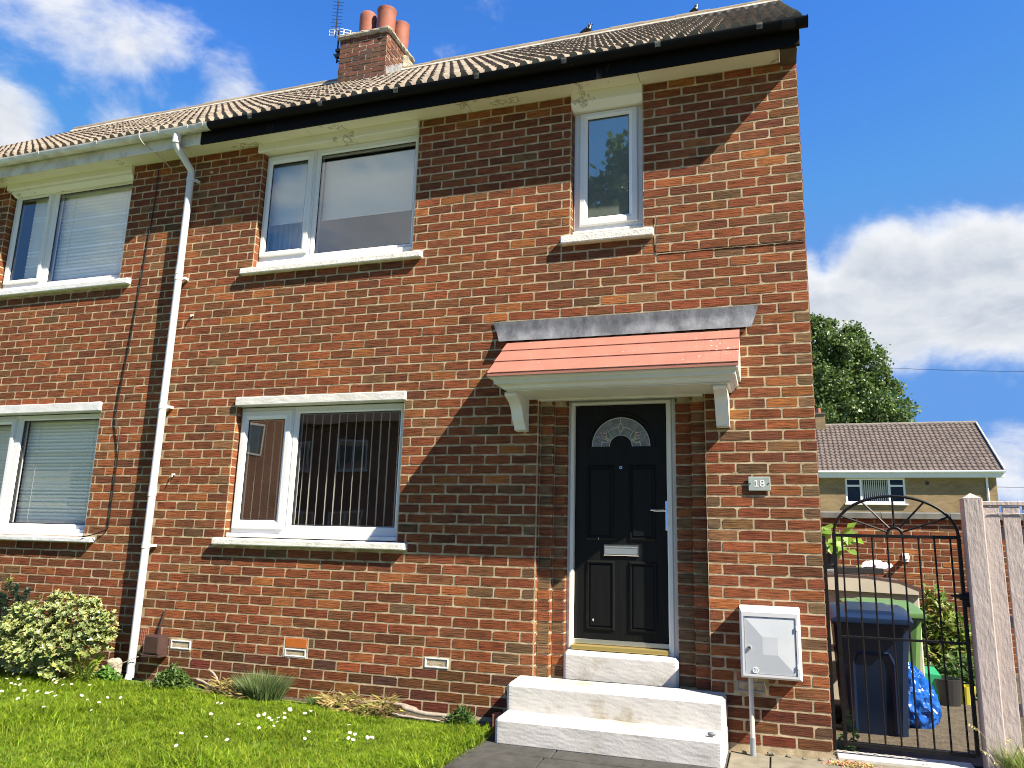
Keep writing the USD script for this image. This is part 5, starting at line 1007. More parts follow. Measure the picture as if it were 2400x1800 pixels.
# weeds and tufts along the foot of the wall
def clump(name, label, cat, c, rad, h, n, L, W, cols, seed, mname='leaf', blade=False, wall=True):
    r = random.Random(seed); P = thing(name, label, cat, c); b = MB(); c = np.array(c)
    for k in range(n):
        a = r.uniform(0, 6.28); q = math.sqrt(r.random()); z = r.random()
        env = math.sqrt(max(0, 1 - z * .75)); p = c + np.array([math.cos(a) * q * rad[0] * env, math.sin(a) * q * rad[1] * env, z * h * (1 - .5 * q)])
        if wall and p[1] > -.012: p[1] = -.012 - r.random() * .02
        if blade:
            d0 = np.array([math.cos(a) * q * .5 + r.uniform(-.2, .2), math.sin(a) * q * .4 - .05, 1.0]); d0 /= np.linalg.norm(d0); s = np.cross(d0, rdir(r, 0)); s /= np.linalg.norm(s); l_ = r.uniform(.6, 1.1) * L; w_ = W
            p0 = c + np.array([math.cos(a) * q * rad[0] * .8, math.sin(a) * q * rad[1] * .8, 0]); p0[1] = min(p0[1], -.012) if wall else p0[1]; bend = np.array([math.cos(a), math.sin(a) * .6, -.3]) * l_ * .22 * q
            v = [p0 - s * w_ / 2, p0 + s * w_ / 2, p0 + d0 * l_ * .55 + s * w_ * .4, p0 + d0 * l_ * .55 - s * w_ * .4, p0 + d0 * l_ + bend]; b.add(v, [(0, 1, 2), (0, 2, 3), (3, 2, 4)], jit(r, r.choice(cols), .2))
        else: leaf(b, p, rdir(r, .05), np.array([0, -.3, 1]), L * r.uniform(.6, 1.2), W * r.uniform(.7, 1.2), jit(r, r.choice(cols), .2))
    b.build('foliage', M[mname], P, tint=True); return P
clump('weed_clump', 'leafy green weed mound under the brown cable box', 'weeds', (-5.26, -.17, gz(-5.3)), (.23, .15), .21, 1100, .045, .020, [(.09, .17, .03), (.12, .22, .04), (.07, .13, .03)], 41)
clump('grass_tuft', 'large grey green tuft of seeding grass under the lower window', 'grass tuft', (-4.36, -.16, gz(-4.4)), (.21, .13), .25, 1500, .24, .0055, [(.13, .20, .07), (.17, .25, .08), (.10, .15, .05), (.24, .26, .15)], 42, 'grass', True)
clump('grass_tuft', 'small dark tuft of grass against the wall left of the straw', 'grass tuft', (-3.84, -.12, gz(-3.9)), (.10, .07), .10, 420, .10, .005, [(.07, .13, .04), (.09, .16, .05)], 43, 'grass', True)
clump('thistle', 'spiky green weed at the lawn corner by the broken brick', 'weeds', (-2.60, -.15, gz(-2.6)), (.13, .10), .15, 420, .055, .018, [(.08, .16, .03), (.11, .20, .05)], 44)
clump('weed_clump', 'low green weeds beneath the brown downpipe foot and fern', 'weeds', (-5.93, -.22, gz(-5.9)), (.17, .10), .13, 320, .05, .03, [(.08, .18, .03), (.11, .23, .04)], 45)
r = random.Random(46); P = thing('straw_heap', 'heap of dry straw coloured clippings against the foot of the wall', 'clippings', (-3.55, -.13, gz(-3.5))); b = MB()
for (cx, cy, cz, rx, nn) in ((-3.62, -.14, .02, .16, 620), (-3.25, -.10, .03, .06, 260), (-3.40, -.19, -.01, .22, 260), (-4.68, -.17, .05, .14, 480), (-4.5, -.22, .03, .10, 200)):
    for k in range(nn):
        p = np.array([cx + r.gauss(0, rx * .5), min(-.015, cy + r.gauss(0, .04)), max(gz(cx), cz + r.gauss(0, .025))]); a = r.uniform(0, 6.28); d = np.array([math.cos(a), math.sin(a) * .5, r.uniform(-.25, .5)]); d /= np.linalg.norm(d); L = r.uniform(.05, .14); s = np.cross(d, [0, -.5, 1]); s /= np.linalg.norm(s)
        b.add([p, p + d * L * .5 + s * .0018 + np.array([0, 0, .01]), p + d * L, p + d * L * .5 - s * .0018], [(0, 1, 2), (0, 2, 3)], jit(r, r.choice([(.30, .215, .085), (.22, .155, .07), (.38, .30, .12), (.20, .21, .05)]), .2))
b.build('straw', M['straw'], P, tint=True)
def branch(label, pts, r0, r1):
    pts = np.array(pts, float); n = len(pts); tt = np.linspace(0, 1, 16); q = np.stack([np.interp(tt, np.linspace(0, 1, n), pts[:, k]) for k in range(3)], 1); q += (meshkit.noise(q * 14, 3)[:, None] - .5) * .012
    MB().tube(q, np.linspace(r0, r1, 16), 7).build('cut_branch', M['twig'], smooth=True, label=label, cat='branch')
branch('longest grey cut branch lying along the wall foot behind the straw', [(-3.55, -.12, .045), (-3.30, -.10, .055), (-3.08, -.11, .055), (-2.98, -.13, .035)], .016, .012)
branch('curved grey cut branch beside the spiky weed', [(-3.10, -.12, .045), (-2.98, -.14, .02), (-2.88, -.15, .015), (-2.68, -.13, .02)], .020, .015)
branch('thin brown stick in front of the curved branch', [(-3.16, -.17, -.005), (-2.92, -.18, -.015), (-2.70, -.17, -.02)], .011, .006)
branch('short cut stick leaning on the wall above the pale clippings', [(-4.98, -.05, .165), (-4.87, -.10, .12), (-4.80, -.16, .07)], .011, .009)
branch('stub of stick lying below the leaning cut stick', [(-5.08, -.10, .09), (-4.95, -.13, .07), (-4.86, -.15, .065)], .012, .008)
branch('long pale stalk leaning across the foot of the downpipe', [(-6.08, -.22, .09), (-5.90, -.16, .15), (-5.72, -.10, .235)], .005, .004)
MB().mesh(rough_box(-6.06, -5.93, -.13, -.04, .02, .20, .03, .03, .02, 12, 31)).build('stone', M['flaunch'], smooth=True, label='weathered grey stone behind the fern', cat='stone')
MB().mesh(rough_box(-7.35, -6.55, -.30, -.14, .0, .17, .03, .05, .03, 8, 32)).build('rubble_edging', M['flaunch'], smooth=True, label='pale rubble edging at the foot of the variegated shrub', cat='stone')
# lawn grass: clumps of blades on one instancer
def blade_clump(seed, nb, rad, hmin, hmax, cols, w=.0042):
    r = random.Random(seed); b = MB()
    for k in range(nb):
        a = r.uniform(0, 6.28); q = math.sqrt(r.random()) * rad; p = np.array([q * math.cos(a), q * math.sin(a), -.008]); h = r.uniform(hmin, hmax); t = r.uniform(0, 6.28); ln = r.uniform(.2, 1.5) * h; h *= r.uniform(.55, 1.0); s = np.array([-math.sin(t), math.cos(t), 0]) * w * r.uniform(.7, 1.3) / 2; bend = np.array([math.cos(t), math.sin(t), 0]) * ln; c = jit(r, r.choice(cols), .38)
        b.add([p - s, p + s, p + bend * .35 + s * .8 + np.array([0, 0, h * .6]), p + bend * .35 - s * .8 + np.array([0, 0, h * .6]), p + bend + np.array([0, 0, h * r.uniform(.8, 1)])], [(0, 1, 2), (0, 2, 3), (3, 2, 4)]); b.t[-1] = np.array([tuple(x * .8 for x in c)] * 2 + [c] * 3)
    return b
GC = [(.11, .215, .006), (.145, .26, .007), (.185, .30, .010), (.07, .15, .006), (.23, .32, .018), (.25, .31, .03)]
pi_ = UsdGeom.PointInstancer.Define(stage, '/World/lawn_grass'); tag('/World/lawn_grass', 'bright green lawn grass in front of the house', 'grass', kind='stuff')
protos = []
for k, (nb, hm, hx, w_) in enumerate(((30, .025, .055, .0042), (30, .03, .065, .0048), (26, .02, .05, .0042), (22, .035, .085, .005), (10, .05, .12, .006), (16, .012, .03, .010))):
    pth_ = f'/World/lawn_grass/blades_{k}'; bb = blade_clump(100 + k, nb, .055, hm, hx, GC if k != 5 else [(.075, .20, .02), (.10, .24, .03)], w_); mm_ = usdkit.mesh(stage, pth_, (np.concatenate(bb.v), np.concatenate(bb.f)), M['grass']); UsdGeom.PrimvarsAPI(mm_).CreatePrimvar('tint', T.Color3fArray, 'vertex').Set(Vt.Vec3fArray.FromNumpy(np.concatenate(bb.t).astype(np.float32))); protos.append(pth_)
pi_.CreatePrototypesRel().SetTargets([Sdf.Path(p) for p in protos])
pos, idx, ori, scl = [], [], [], []
r = random.Random(55)
cand = np.array([(-2.32 - 5.9 * r.random() ** 1.05, -.10 - 3.4 * r.random() ** 1.25, 0) for k in range(26000)])
nE = meshkit.noise(np.stack([cand[:, 1] * 4, cand[:, 0] * 0 + 3, cand[:, 0] * 0], 1)); nW = meshkit.noise(np.stack([cand[:, 0] * 5, cand[:, 0] * 0, cand[:, 0] * 0 + 1], 1)); nD = meshkit.noise(np.stack([cand[:, 0] * 1.7, cand[:, 1] * 1.7, cand[:, 0] * 0 + 9], 1)); nH = meshkit.noise(cand * [2.2, 2.2, 0])
for (x, y, _), e_, w_, d, h_ in zip(cand, nE, nW, nD, nH):
    if x > -2.325 + .05 * (e_ - .5) or y > -.17 - .05 * w_: continue
    d = float(d); pos.append((x, y, gz(x) + .03 * (h_ - .5))); idx.append(r.choices(range(6), (5, 5, 4, 3 * d, 2.0 * d * d, 1.6))[0]); a = r.uniform(0, 6.28); ori.append(Gf.Quath(math.cos(a / 2), 0, 0, math.sin(a / 2))); s_ = r.uniform(.7, 1.1) * (.75 + .5 * d); scl.append((s_, s_, s_))
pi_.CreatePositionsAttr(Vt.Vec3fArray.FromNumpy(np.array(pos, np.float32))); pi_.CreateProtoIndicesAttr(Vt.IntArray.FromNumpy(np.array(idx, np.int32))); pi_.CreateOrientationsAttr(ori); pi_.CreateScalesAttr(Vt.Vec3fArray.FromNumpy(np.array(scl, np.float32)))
# daisies, one by one
DZ = [(-6.9, -0.4), (-6.75, -0.47), (-6.69, -0.48), (-6.76, -0.39), (-6.65, -0.45), (-6.81, -0.3), (-6.64, -0.54), (-6.53, -0.44), (-6.49, -0.42), (-6.5, -0.38), (-6.47, -0.36), (-6.47, -0.32), (-6.54, -0.28), (-6.37, -0.38), (-6.3, -0.33), (-6.16, -0.4), (-6.34, -0.25), (-6.5, -0.75), (-6.46, -0.75), (-6.28, -0.86), (-6.22, -0.87), (-6.43, -0.66), (-6.04, -0.98), (-6.14, -0.84), (-5.93, -1.01), (-6.17, -0.8), (-5.76, -1.09), (-5.71, -1.22), (-5.8, -0.97), (-5.7, -1.02), (-5.66, -0.99), (-6.0, -0.69), (-6.11, -0.56), (-6.08, -0.54), (-5.89, -0.68), (-5.83, -0.68), (-5.54, -1.06), (-5.43, -0.97), (-5.32, -0.98), (-5.71, -0.61), (-5.14, -1.06), (-5.29, -0.86), (-5.03, -1.2), (-5.2, -0.78), (-5.35, -1.35), (-6.07, -1.11), (-4.01, -1.52), (-3.86, -1.67), (-3.85, -1.45), (-4.26, -0.92), (-4.44, -0.57), (-4.38, -0.59), (-3.65, -1.45), (-3.87, -1.08), (-3.75, -1.03), (-3.83, -0.81), (-3.92, -0.69), (-3.76, -0.87), (-3.68, -0.99), (-3.69, -0.88), (-3.74, -0.76), (-3.84, -0.52), (-3.96, -0.76), (-3.83, -0.52), (-3.65, -0.62), (-3.67, -0.51), (-3.78, -0.71), (-3.75, -0.79), (-3.31, -1.16), (-3.35, -1.04), (-3.06, -0.98), (-3.1, -0.92), (-3.17, -0.79), (-3.06, -0.9), (-2.99, -1.11), (-2.97, -0.95), (-2.92, -0.98), (-2.92, -0.94), (-2.87, -1.06)]
DZ += [(-6.70 + .03 * i, -.50 + .028 * ((i * 7) % 5)) for i in range(8)]
r = random.Random(56); first = None
for (x, y) in DZ:
    lab, cat, grp = 'small white daisy standing in the lawn grass', 'daisy', 'white daisies in the lawn'
    loc = (x, y, gz(x))
    if first is None:
        first = thing('daisy', lab, cat, loc, grp); o = np.array(loc); b = MB()
        for q in range(14):
            a = 6.283 * q / 14; d = np.array([math.cos(a), math.sin(a), .12]); s = np.array([-math.sin(a), math.cos(a), 0]) * .0026; c0 = o + np.array([0, 0, .068]); b.add([c0, c0 + d * .009 + s, c0 + d * .0145, c0 + d * .009 - s], [(0, 1, 2), (0, 2, 3)])
        b.build('petals', M['petal'], first); MB().hull([o + np.array([.0042 * math.cos(a), .0042 * math.sin(a), .069 + dz]) for a in np.linspace(0, 6.28, 8)[:-1] for dz in (0, .0015)] + [o + np.array([0, 0, .0725])]).build('centre', M['pollen'], first); MB().tube([o, o + np.array([.004, 0, .03]), o + np.array([0, 0, .068])], .0011, 4).build('stem', M['green_plastic'] if False else M['lawn_soil'], first)
    else: copy_of(first, 'daisy', lab, cat, loc, r.uniform(-50, 50), r.uniform(.75, 1.1), grp, (r.uniform(5, 45), r.uniform(-15, 25)))
b = MB()
for q in range(5):
    a = 6.283 * q / 5; c0 = np.array([-3.02, -.30, .05]); d = np.array([math.cos(a), math.sin(a), .5]); s = np.array([-math.sin(a), math.cos(a), 0]) * .006; b.add([c0, c0 + d * .009 + s, c0 + d * .014, c0 + d * .009 - s], [(0, 1, 2), (0, 2, 3)])
b.build('buttercup', pm('buttercup', (.75, .55, .02), rough=.4), label='single yellow buttercup in front of the cut branches', cat='flower')
# seeding grass at the foot of the fence post, succulents at the house corner
clump('grass_tuft', 'bright grass tuft at the foot of the pale fence post', 'grass tuft', (1.16, .02, -.05), (.16, .09), .2, 420, .26, .005, [(.14, .24, .04), (.20, .28, .07), (.30, .30, .12)], 61, 'grass', True, wall=False)
P = thing('wild_oat', 'dry seeding grass stalks bending in front of the gate foot', 'grass', (.95, -.02, -.05)); r = random.Random(62)
for (dx, dy, h) in ((-.16, -.02, .42), (-.10, -.05, .22), (.05, -.05, .34), (.12, -.06, .27), (-.05, -.06, .15)):
    o = np.array([.97, .0, -.05]); t = np.linspace(0, 1, 10); pts = [o + np.array([dx * k ** 1.6, dy * k, h * (k - .25 * k ** 3)]) for k in t]; b = MB().tube(pts, np.linspace(.0022, .001, 10), 5, tint=(.40, .38, .17))
    for k in range(16): p = pts[-1] + (np.array(pts[-3]) - pts[-1]) * r.random(); leaf(b, p, np.array([dx * 2, -.2, -.6 + r.random()]) + rdir(r) * .4, np.array([0, -1, .2]), .02, .005, jit(r, (.50, .45, .24)))
    b.build('stalk', M['straw'], P, tint=True)
clump('stonecrop', 'red and yellow stonecrop growing at the foot of the house corner', 'succulent', (.10, -.10, -.045), (.20, .06), .035, 420, .018, .010, [(.42, .14, .08), (.45, .40, .12), (.30, .34, .08), (.50, .20, .18)], 63, 'sedum', wall=False)
clump('weed_clump', 'ivy leaves growing up inside the gate beside the house wall', 'weeds', (.13, .42, -.08), (.08, .10), .30, 90, .05, .04, [(.06, .13, .03), (.09, .18, .04)], 64, wall=False)
r = random.Random(65)
for k, (x, y, sx) in enumerate(((-.42, -.035, .05), (-.30, -.03, .035), (-.20, -.04, .03), (-.10, -.035, .04), (-.03, -.03, .045), (-.58, -.05, .03))):
    MB().mesh(rough_box(x, x + sx, y - .02, y + .015, -.045, -.045 + sx * .5, .008, .015, .006, 40, 70 + k)).build('stone_chip', M['slab_pale'], smooth=True, label='small pale stone chip lying along the foot of the wall below the meter cabinet', cat='stone', group='stone chips at the wall foot')
# yard plants
clump('garden_plants', 'sunlit yellow green leafy plants against the boundary wall', 'plants', (1.55, 5.2, -.17), (.75, .45), 1.18, 1900, .13, .07, [(.13, .22, .03), (.20, .27, .05), (.26, .28, .08), (.08, .14, .03)], 66, wall=False)
clump('garden_plants', 'low dark leafy plants on the yard beyond the blue sack', 'plants', (1.5, 3.9, -.17), (.55, .4), .5, 900, .10, .05, [(.06, .12, .03), (.09, .16, .04)], 67, wall=False)
PT = thing('potted_plant', 'leafy pot plant on a metal stand above the storage box', 'pot plant', (.32, 4.4, .9)); r = random.Random(68); b = MB()
for k in range(46): p = np.array([.30 + r.gauss(0, .16), 4.4 + r.gauss(0, .12), 1.42 + r.gauss(0, .11)]); leaf(b, p, rdir(r, -.2), np.array([0, -.5, .8]), .17, .12, jit(r, (.17, .30, .04), .25))
b.build('foliage', M['leaf'], PT, tint=True); MB().lathe([(.09, 1.12), (.12, 1.30), (.11, 1.30), (.001, 1.28)], (.30, 4.4, 0), 18).build('pot', M['pot'], PT); stems('stem', PT, (.30, 4.4, 1.28), [(.2, 4.35, 1.45), (.42, 4.4, 1.5), (.3, 4.3, 1.55)], .006)
SD = thing('plant_stand', 'grey metal plant stand behind the storage box', 'stand', (.3, 4.4, -.17)); MB().box(.0, .62, 4.2, 4.6, 1.09, 1.12, .004).build('shelf', M['grey_plastic'], SD)
for x in (.02, .58):
    for y in (4.22, 4.56): MB().box(x, x + .025, y, y + .025, -.17, 1.09).build('leg', M['grey_plastic'], SD)
def pot_(x, y, z, r0, h, mname, label): return MB().lathe([(.001, z), (r0 * .75, z), (r0, z + h), (r0 * .9, z + h), (r0 * .85, z + h * .85), (.001, z + h * .85)], (x, y, 0), 20).build('plant_pot', M[mname], label=label, cat='pot')
pot_(1.23, 3.1, -.17, .15, .30, 'pot', 'round black plant pot on the yard slabs'); pot_(1.42, 3.25, -.17, .10, .22, 'yellow_plastic', 'yellow plastic pot beside the round black pot')
MB().hull([(1.0, 3.0, -.16), (1.14, 3.0, -.16), (.96, 3.0, .18), (1.18, 3.0, .16), (1.0, 3.3, -.16), (1.14, 3.3, -.16), (.96, 3.34, .2), (1.18, 3.34, .2)]).build('watering_crate', M['green_plastic'], label='green plastic tub between the sack and the black pot', cat='tub')

# ------------------------------------------------------------------ house beyond the wall
BH = thing('brick_house', 'buff brick house with brown tiled roof beyond the boundary wall', 'house', (3, 38, 0))
bx0, bx1, by0, by1, be = -8.0, 9.52, 35.0, 43.0, 4.97
p = Polygon([(bx0, -.3), (bx1, -.3), (bx1, be + .1), (bx0, be + .1)]).difference(sbox(3.08, 3.74, 5.72, be)); MB().prism(p, by0, by0 + .25, 'y').build('wall', M['buff_brick'], BH)
MB().prism([(by0 + .25, -.3), (by1, -.3), (by1, be), (39.0, 8.05), (by0 + .25, be + .1)], bx1 - .25, bx1, 'x').build('gable', M['buff_brick'], BH); MB().prism([(by0 + .25, -.3), (by1, -.3), (by1, be), (39.0, 8.05), (by0 + .25, be + .1)], bx0, bx0 + .25, 'x').build('gable', M['buff_brick'], BH); MB().box(bx0, bx1, by1, by1 + .2, -.3, be).build('wall', M['buff_brick'], BH)
fsl = (8.17 - 5.27) / 4.35; th_ = math.atan(fsl); fs = np.array([0, math.cos(th_), math.sin(th_)]); fn = np.array([0, -math.sin(th_), math.cos(th_)]); r = random.Random(71)
v0, e0 = [], np.array([0, 34.70, 5.27]); b = MB(); cw, gg = .232, .330
for flip in (False, True):
    for row in range(16):
        for c in range(int((9.83 - bx0 + .2) / cw)):
            x = bx0 - .2 + c * cw; us = [(0, 0), (.06, .0), (.10, .03), (.14, .04), (.18, .03), (cw, 0)]; s0 = row * gg; v = []
            for u, hh in us: v.append((x + u, s0, hh + .045))
            for u, hh in us: v.append((x + u, min(s0 + gg + .05, 5.23), hh + .012))
            for u, hh in us: v.append((x + u, s0 + .002, hh + .012))
            v = np.array(v); w3 = e0 + v[:, :1] * np.array([1, 0, 0]) + v[:, 1:2] * fs + v[:, 2:] * fn
            if flip: w3[:, 1] = 78.1 - w3[:, 1]
            f = []
            for k in range(5): f += [(k, k + 1, 7 + k), (k, 7 + k, 6 + k), (12 + k, 13 + k, k + 1), (12 + k, k + 1, k)]
            k = r.uniform(.8, 1.15); b.add(w3, [t[::-1] for t in f] if flip else f, (.108 * k, .084 * k, .072 * k))
rr_ = MB().quad((bx0 - .2, 34.72, 5.26), (9.83, 34.72, 5.26), (9.83, 39.05, 8.15), (bx0 - .2, 39.05, 8.15)).quad((bx0 - .2, 43.38, 5.26), (9.83, 43.38, 5.26), (9.83, 39.05, 8.15), (bx0 - .2, 39.05, 8.15)).build('roof', M['felt'], BH)
b.build('tiling', M['tile'], rr_, tint=True, kind='stuff'); MB().tube([(bx0 - .2, 39.05, 8.17), (9.85, 39.05, 8.17)], .11, 10, tint=(.19, .17, .15)).build('ridge', M['tile'], rr_, tint=True)
MB().box(bx0 - .2, 9.80, 34.72, 34.76, 4.97, 5.26).build('fascia', M['upvc'], BH); MB().box(bx0 - .2, 9.80, 34.76, 35.0, 4.97, 4.99).build('soffit', M['upvc'], BH); MB().tube([(bx0 - .2, 34.66, 5.24), (9.84, 34.66, 5.24)], .06, 8).build('gutter', M['upvc'], BH); MB().tube([(9.12, 34.72, 5.2), (9.12, 34.93, 4.95), (9.12, 34.93, -.2)], .05, 8).build('downpipe', M['upvc'], BH)
MB().tube([(9.84, 34.72, 5.30), (9.84, 39.05, 8.20), (9.84, 43.38, 5.30)], .055, 6).build('verge', M['mortar_old'], rr_)
W6 = path_for('window', BH); UsdGeom.Xform.Define(stage, W6); origin[W6] = origin[BH]
b = MB(); xs6 = [3.08, 3.78, 5.02, 5.72]
for xx_ in xs6: b.box(xx_ - (.0 if xx_ == 3.08 else .05 if xx_ < 5.7 else .09), xx_ + (.09 if xx_ == 3.08 else .05 if xx_ < 5.7 else 0), 35.03, 35.12, 3.76, 4.96)
b.box(3.08, 5.72, 35.031, 35.119, 3.761, 3.86); b.box(3.08, 5.72, 35.031, 35.119, 4.88, 4.959); b.box(3.08, 3.78, 35.032, 35.118, 4.55, 4.64); b.box(5.02, 5.72, 35.032, 35.118, 4.55, 4.64); b.build('frame', M['upvc'], W6); MB().box(3.02, 5.78, 34.9, 35.02, 3.68, 3.755).build('sill', M['upvc'], W6)
for a, c, d, e in ((3.17, 3.73, 3.86, 4.55), (3.17, 3.73, 4.64, 4.88), (3.83, 4.97, 3.86, 4.88), (5.07, 5.63, 3.86, 4.55), (5.07, 5.63, 4.64, 4.88)): MB().quad((a, 35.08, d), (c, 35.08, d), (c, 35.08, e), (a, 35.08, e)).build('pane', M['glass_far'], W6)
for k in range(13): x = 3.86 + k * .088; MB().box(x, x + .045, 35.22, 35.225, 3.86, 4.88).build('blind_slat', M['vslat'], W6)
MB().box(2.8, 6.0, 35.5, 35.52, 3.3, 5.2).build('room_wall', M['void'], BH)
MB().tube([(6.65, 34.97, 4.72), (6.65, 35.0, 4.72)], .09, 14).build('flue', M['pot'], BH)
c2 = thing('chimney_stack', 'brown brick chimney on the far house half hidden by the wall edge', 'chimney', (2.2, 39, 8)); MB().box(1.7, 2.58, 38.6, 39.5, 7.4, 8.75).build('stack', M['buff_brick'], c2); MB().box(1.64, 2.64, 38.54, 39.56, 8.75, 8.82).build('cap', M['coping'], c2); MB().lathe([(.14, 8.82), (.11, 9.15), (.09, 9.15)], (2.28, 39, 0), 14).build('chimney_pot', M['terracotta'], c2)
# poplar-like tree behind it
def tree(label, base, trunk_h, crown, nleaf, L, cols, seed, m='tree_leaf', core=None):
    r = random.Random(seed); nr = np.random.default_rng(seed); TR = thing('tree', label, 'tree', base); bx, by, bz_ = base; b = MB(); b.tube([(bx, by, bz_), (bx + .2, by, bz_ + trunk_h * .5), (bx, by, bz_ + trunk_h), (bx + .1, by, bz_ + trunk_h * 1.9)], [.45, .36, .28, .08], 9)
    for (x, y, z, R_) in crown:
        b.tube([(bx, by, bz_ + trunk_h * r.uniform(.7, 1.3)), ((bx + x) / 2, (by + y) / 2, (bz_ + trunk_h + z) / 2), (x, y, z)], [.14, .09, .03], 5)
    b.build('trunk', M['bark'], TR); V, F, TT = [], [], []; n0 = 0
    tot = sum(R_ ** 2 for *_, R_ in crown)
    for (x, y, z, R_) in crown:
        k = int(nleaf * R_ ** 2 / tot); nsub = max(8, int(26 * R_)); sub = nr.normal(size=(nsub, 3)); sub /= np.linalg.norm(sub, axis=1, keepdims=True); sub *= R_ * nr.uniform(.5, 1.0, (nsub, 1))
        ci = nr.integers(0, nsub, k); c = np.array([x, y, z]) + sub[ci] * np.array([1, 1, 1.05]) + nr.normal(size=(k, 3)) * R_ * .125
        d = nr.normal(size=(k, 3)); d /= np.linalg.norm(d, axis=1, keepdims=True); u = np.cross(d, nr.normal(size=(k, 3))); u /= np.linalg.norm(u, axis=1, keepdims=True); l_ = L * nr.uniform(.6, 1.25, (k, 1))
        V.append(np.stack([c - d * l_ * .5, c + u * l_ * .36, c + d * l_ * .5, c - u * l_ * .36], 1).reshape(-1, 3)); o = n0 + 4 * np.arange(k)[:, None]; F.append(np.concatenate([o + [0, 1, 2], o + [0, 2, 3]])); n0 += 4 * k
        t = np.array(cols)[nr.integers(0, len(cols), k)] * nr.uniform(.75, 1.2, (k, 1)) * (.85 + .3 * nr.random((nsub, 1))[ci]); TT.append(np.repeat(t, 4, 0))
    b = MB(); b.v = [np.concatenate(V)]; b.f = [np.concatenate(F)]; b.t = [np.concatenate(TT)]; b.n = n0; b.build('crown', M[m], TR, tint=True); return TR
rt2 = random.Random(9)
crown = [(2.6, 55, 16.8, 2.0), (5.0, 55, 16.2, 2.0), (6.6, 55.5, 14.9, 1.8), (4.0, 54.5, 13.8, 2.4), (7.0, 55, 12.6, 2.1), (8.3, 55.4, 11.0, 1.7), (5.2, 54.6, 11.2, 2.3), (2.6, 55, 12.6, 2.4), (1.0, 55.4, 15.5, 2.4), (8.9, 55.2, 9.6, 1.2), (3.2, 54.6, 10.0, 2.4), (6.8, 54.6, 9.6, 2.0), (-.5, 55, 12, 2.6), (4.6, 56.5, 15, 2.0), (4, 55, 8, 2.6), (0.5, 55, 9, 2.5), (7.6, 55.4, 13.9, 1.2), (3.7, 55, 17.9, 1.1), (5.9, 55, 17.3, 1.0)]
tree('tall dense green tree rising behind the buff brick house', (3.5, 55.4, -.3), 6.0, crown, 85000, .235, [(.07, .125, .025), (.095, .16, .035), (.125, .195, .05), (.16, .22, .08)], 81)
tree('tall leafy tree across the road, seen mirrored in the narrow upper window', (-4.6, -15.6, -.3), 4.0, [(-4.6, -15.6, 6.5, 2.2), (-3.4, -15.4, 8.6, 2.0), (-5.8, -15.6, 8.4, 2.0), (-4.4, -15.8, 10.4, 2.0), (-3.6, -15.6, 12.2, 1.5), (-5.4, -15.2, 11.3, 1.3), (-3.3, -15.6, 10.6, 1.5), (-2.8, -15.5, 13.2, .9)], 15000, .30, [(.06, .11, .025), (.08, .14, .03), (.10, .16, .05)], 82)
# overhead wires
def wire(label, a, c, sag=.25, r=.012):
    a, c = np.array(a, float), np.array(c, float); t = np.linspace(0, 1, 24)[:, None]; p = a + (c - a) * t; p[:, 2] -= 4 * sag * (t * (1 - t))[:, 0]; MB().tube(p, r, 5).build('overhead_wire', M['cable'], label=label, cat='wire')
wire('thin overhead wire crossing the sky right of the tree', (4.6, 44, 12.6), (25, 36, 10.2), .5); wire('lower overhead wire right of the far roof', (10.2, 41, 5.05), (40, 40, 5.4), .3)
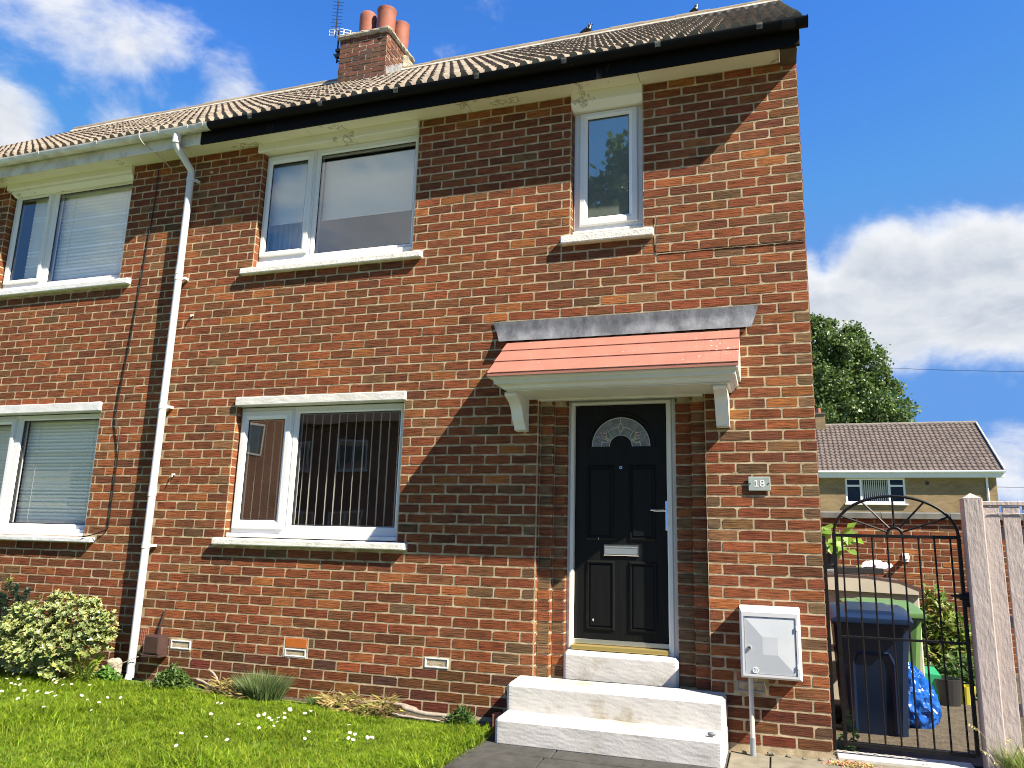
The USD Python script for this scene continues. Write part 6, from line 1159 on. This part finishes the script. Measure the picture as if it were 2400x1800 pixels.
# houses across the road: mirrored in the windows
def far_house(label, x0, x1, y0, y1, ez, rz, wins=(), gable_axis='x', wy=None):
    P = thing('brick_house', label, 'house', ((x0 + x1) / 2, (y0 + y1) / 2, -.3)); MB().box(x0, x1, y0, y1, -.3, ez).build('wall', M['red_far'], P); b = MB()
    if gable_axis == 'x':
        ym = (y0 + y1) / 2; MB().prism([(y0, ez), (y1, ez), (ym, rz)], x0, x1, 'x').build('gable', M['red_far'], P)
        for s_, ye in ((1, y1 + .3), (-1, y0 - .3)): b.quad((x0 - .1, ye, ez - .15), (x1 + .1, ye, ez - .15), (x1 + .1, ym, rz + .08), (x0 - .1, ym, rz + .08))
    else:
        xm = (x0 + x1) / 2; MB().prism([(x0, ez), (x1, ez), (xm, rz)], y0, y1, 'y').build('gable', M['red_far'], P)
        for xe in (x1 + .3, x0 - .3): b.quad((xe, y0 - .1, ez - .15), (xe, y1 + .1, ez - .15), (xm, y1 + .1, rz + .08), (xm, y0 - .1, rz + .08))
    b.build('roof', pm('far_roof' + str(counts.get(('/World', 'brick_house'), 0)), (.10, .08, .07), (.14, .11, .10), scale=6, rough=.9), P)
    for (face, a, c, z0, z1) in wins:
        w_ = path_for('window', P); UsdGeom.Xform.Define(stage, w_); origin[w_] = origin[P]
        if face == 'y':
            MB().ring((a, c, z0, z1), (a + .08, c - .08, z0 + .08, z1 - .08), [(0, y1), (0, y1 + .04), (1, y1 + .04), (1, y1)]).build('frame', M['upvc'], w_); MB().box((a + c) / 2 - .04, (a + c) / 2 + .04, y1, y1 + .04, z0 + .08, z1 - .08).build('mullion', M['upvc'], w_); MB().box(a + .08, c - .08, y1 + .005, y1 + .01, z0 + .08, z1 - .08).build('pane', M['frosted'], w_); MB().box(a - .1, c + .1, y1, y1 + .1, z0 - .08, z0 - .002).build('sill', M['upvc'], w_)
        else:
            b = MB().box(x1, x1 + .04, a, c, z0, z1); b.build('frame', M['upvc'], w_); MB().box(x1 + .04, x1 + .045, a + .08, c - .08, z0 + .08, z1 - .08).build('pane', M['frosted'], w_)
    return P
far_house('sunlit red brick house across the road, mirrored in the small casement', -31, -18, -19.4, -11.5, 6.2, 9.4, (('x', -17.6, -16.4, 4.3, 5.4), ('x', -16.0, -14.7, 1.3, 2.5)))
far_house('shaded red brick house across the road, mirrored in the wide lower window', -26.5, -13.0, -31, -24, 6.6, 9.6, (('y', -21.4, -20.0, 4.4, 5.7), ('y', -18.6, -17.2, 4.4, 5.7), ('y', -21.2, -19.6, 1.2, 2.6), ('y', -18.8, -17.2, 1.2, 2.6)))
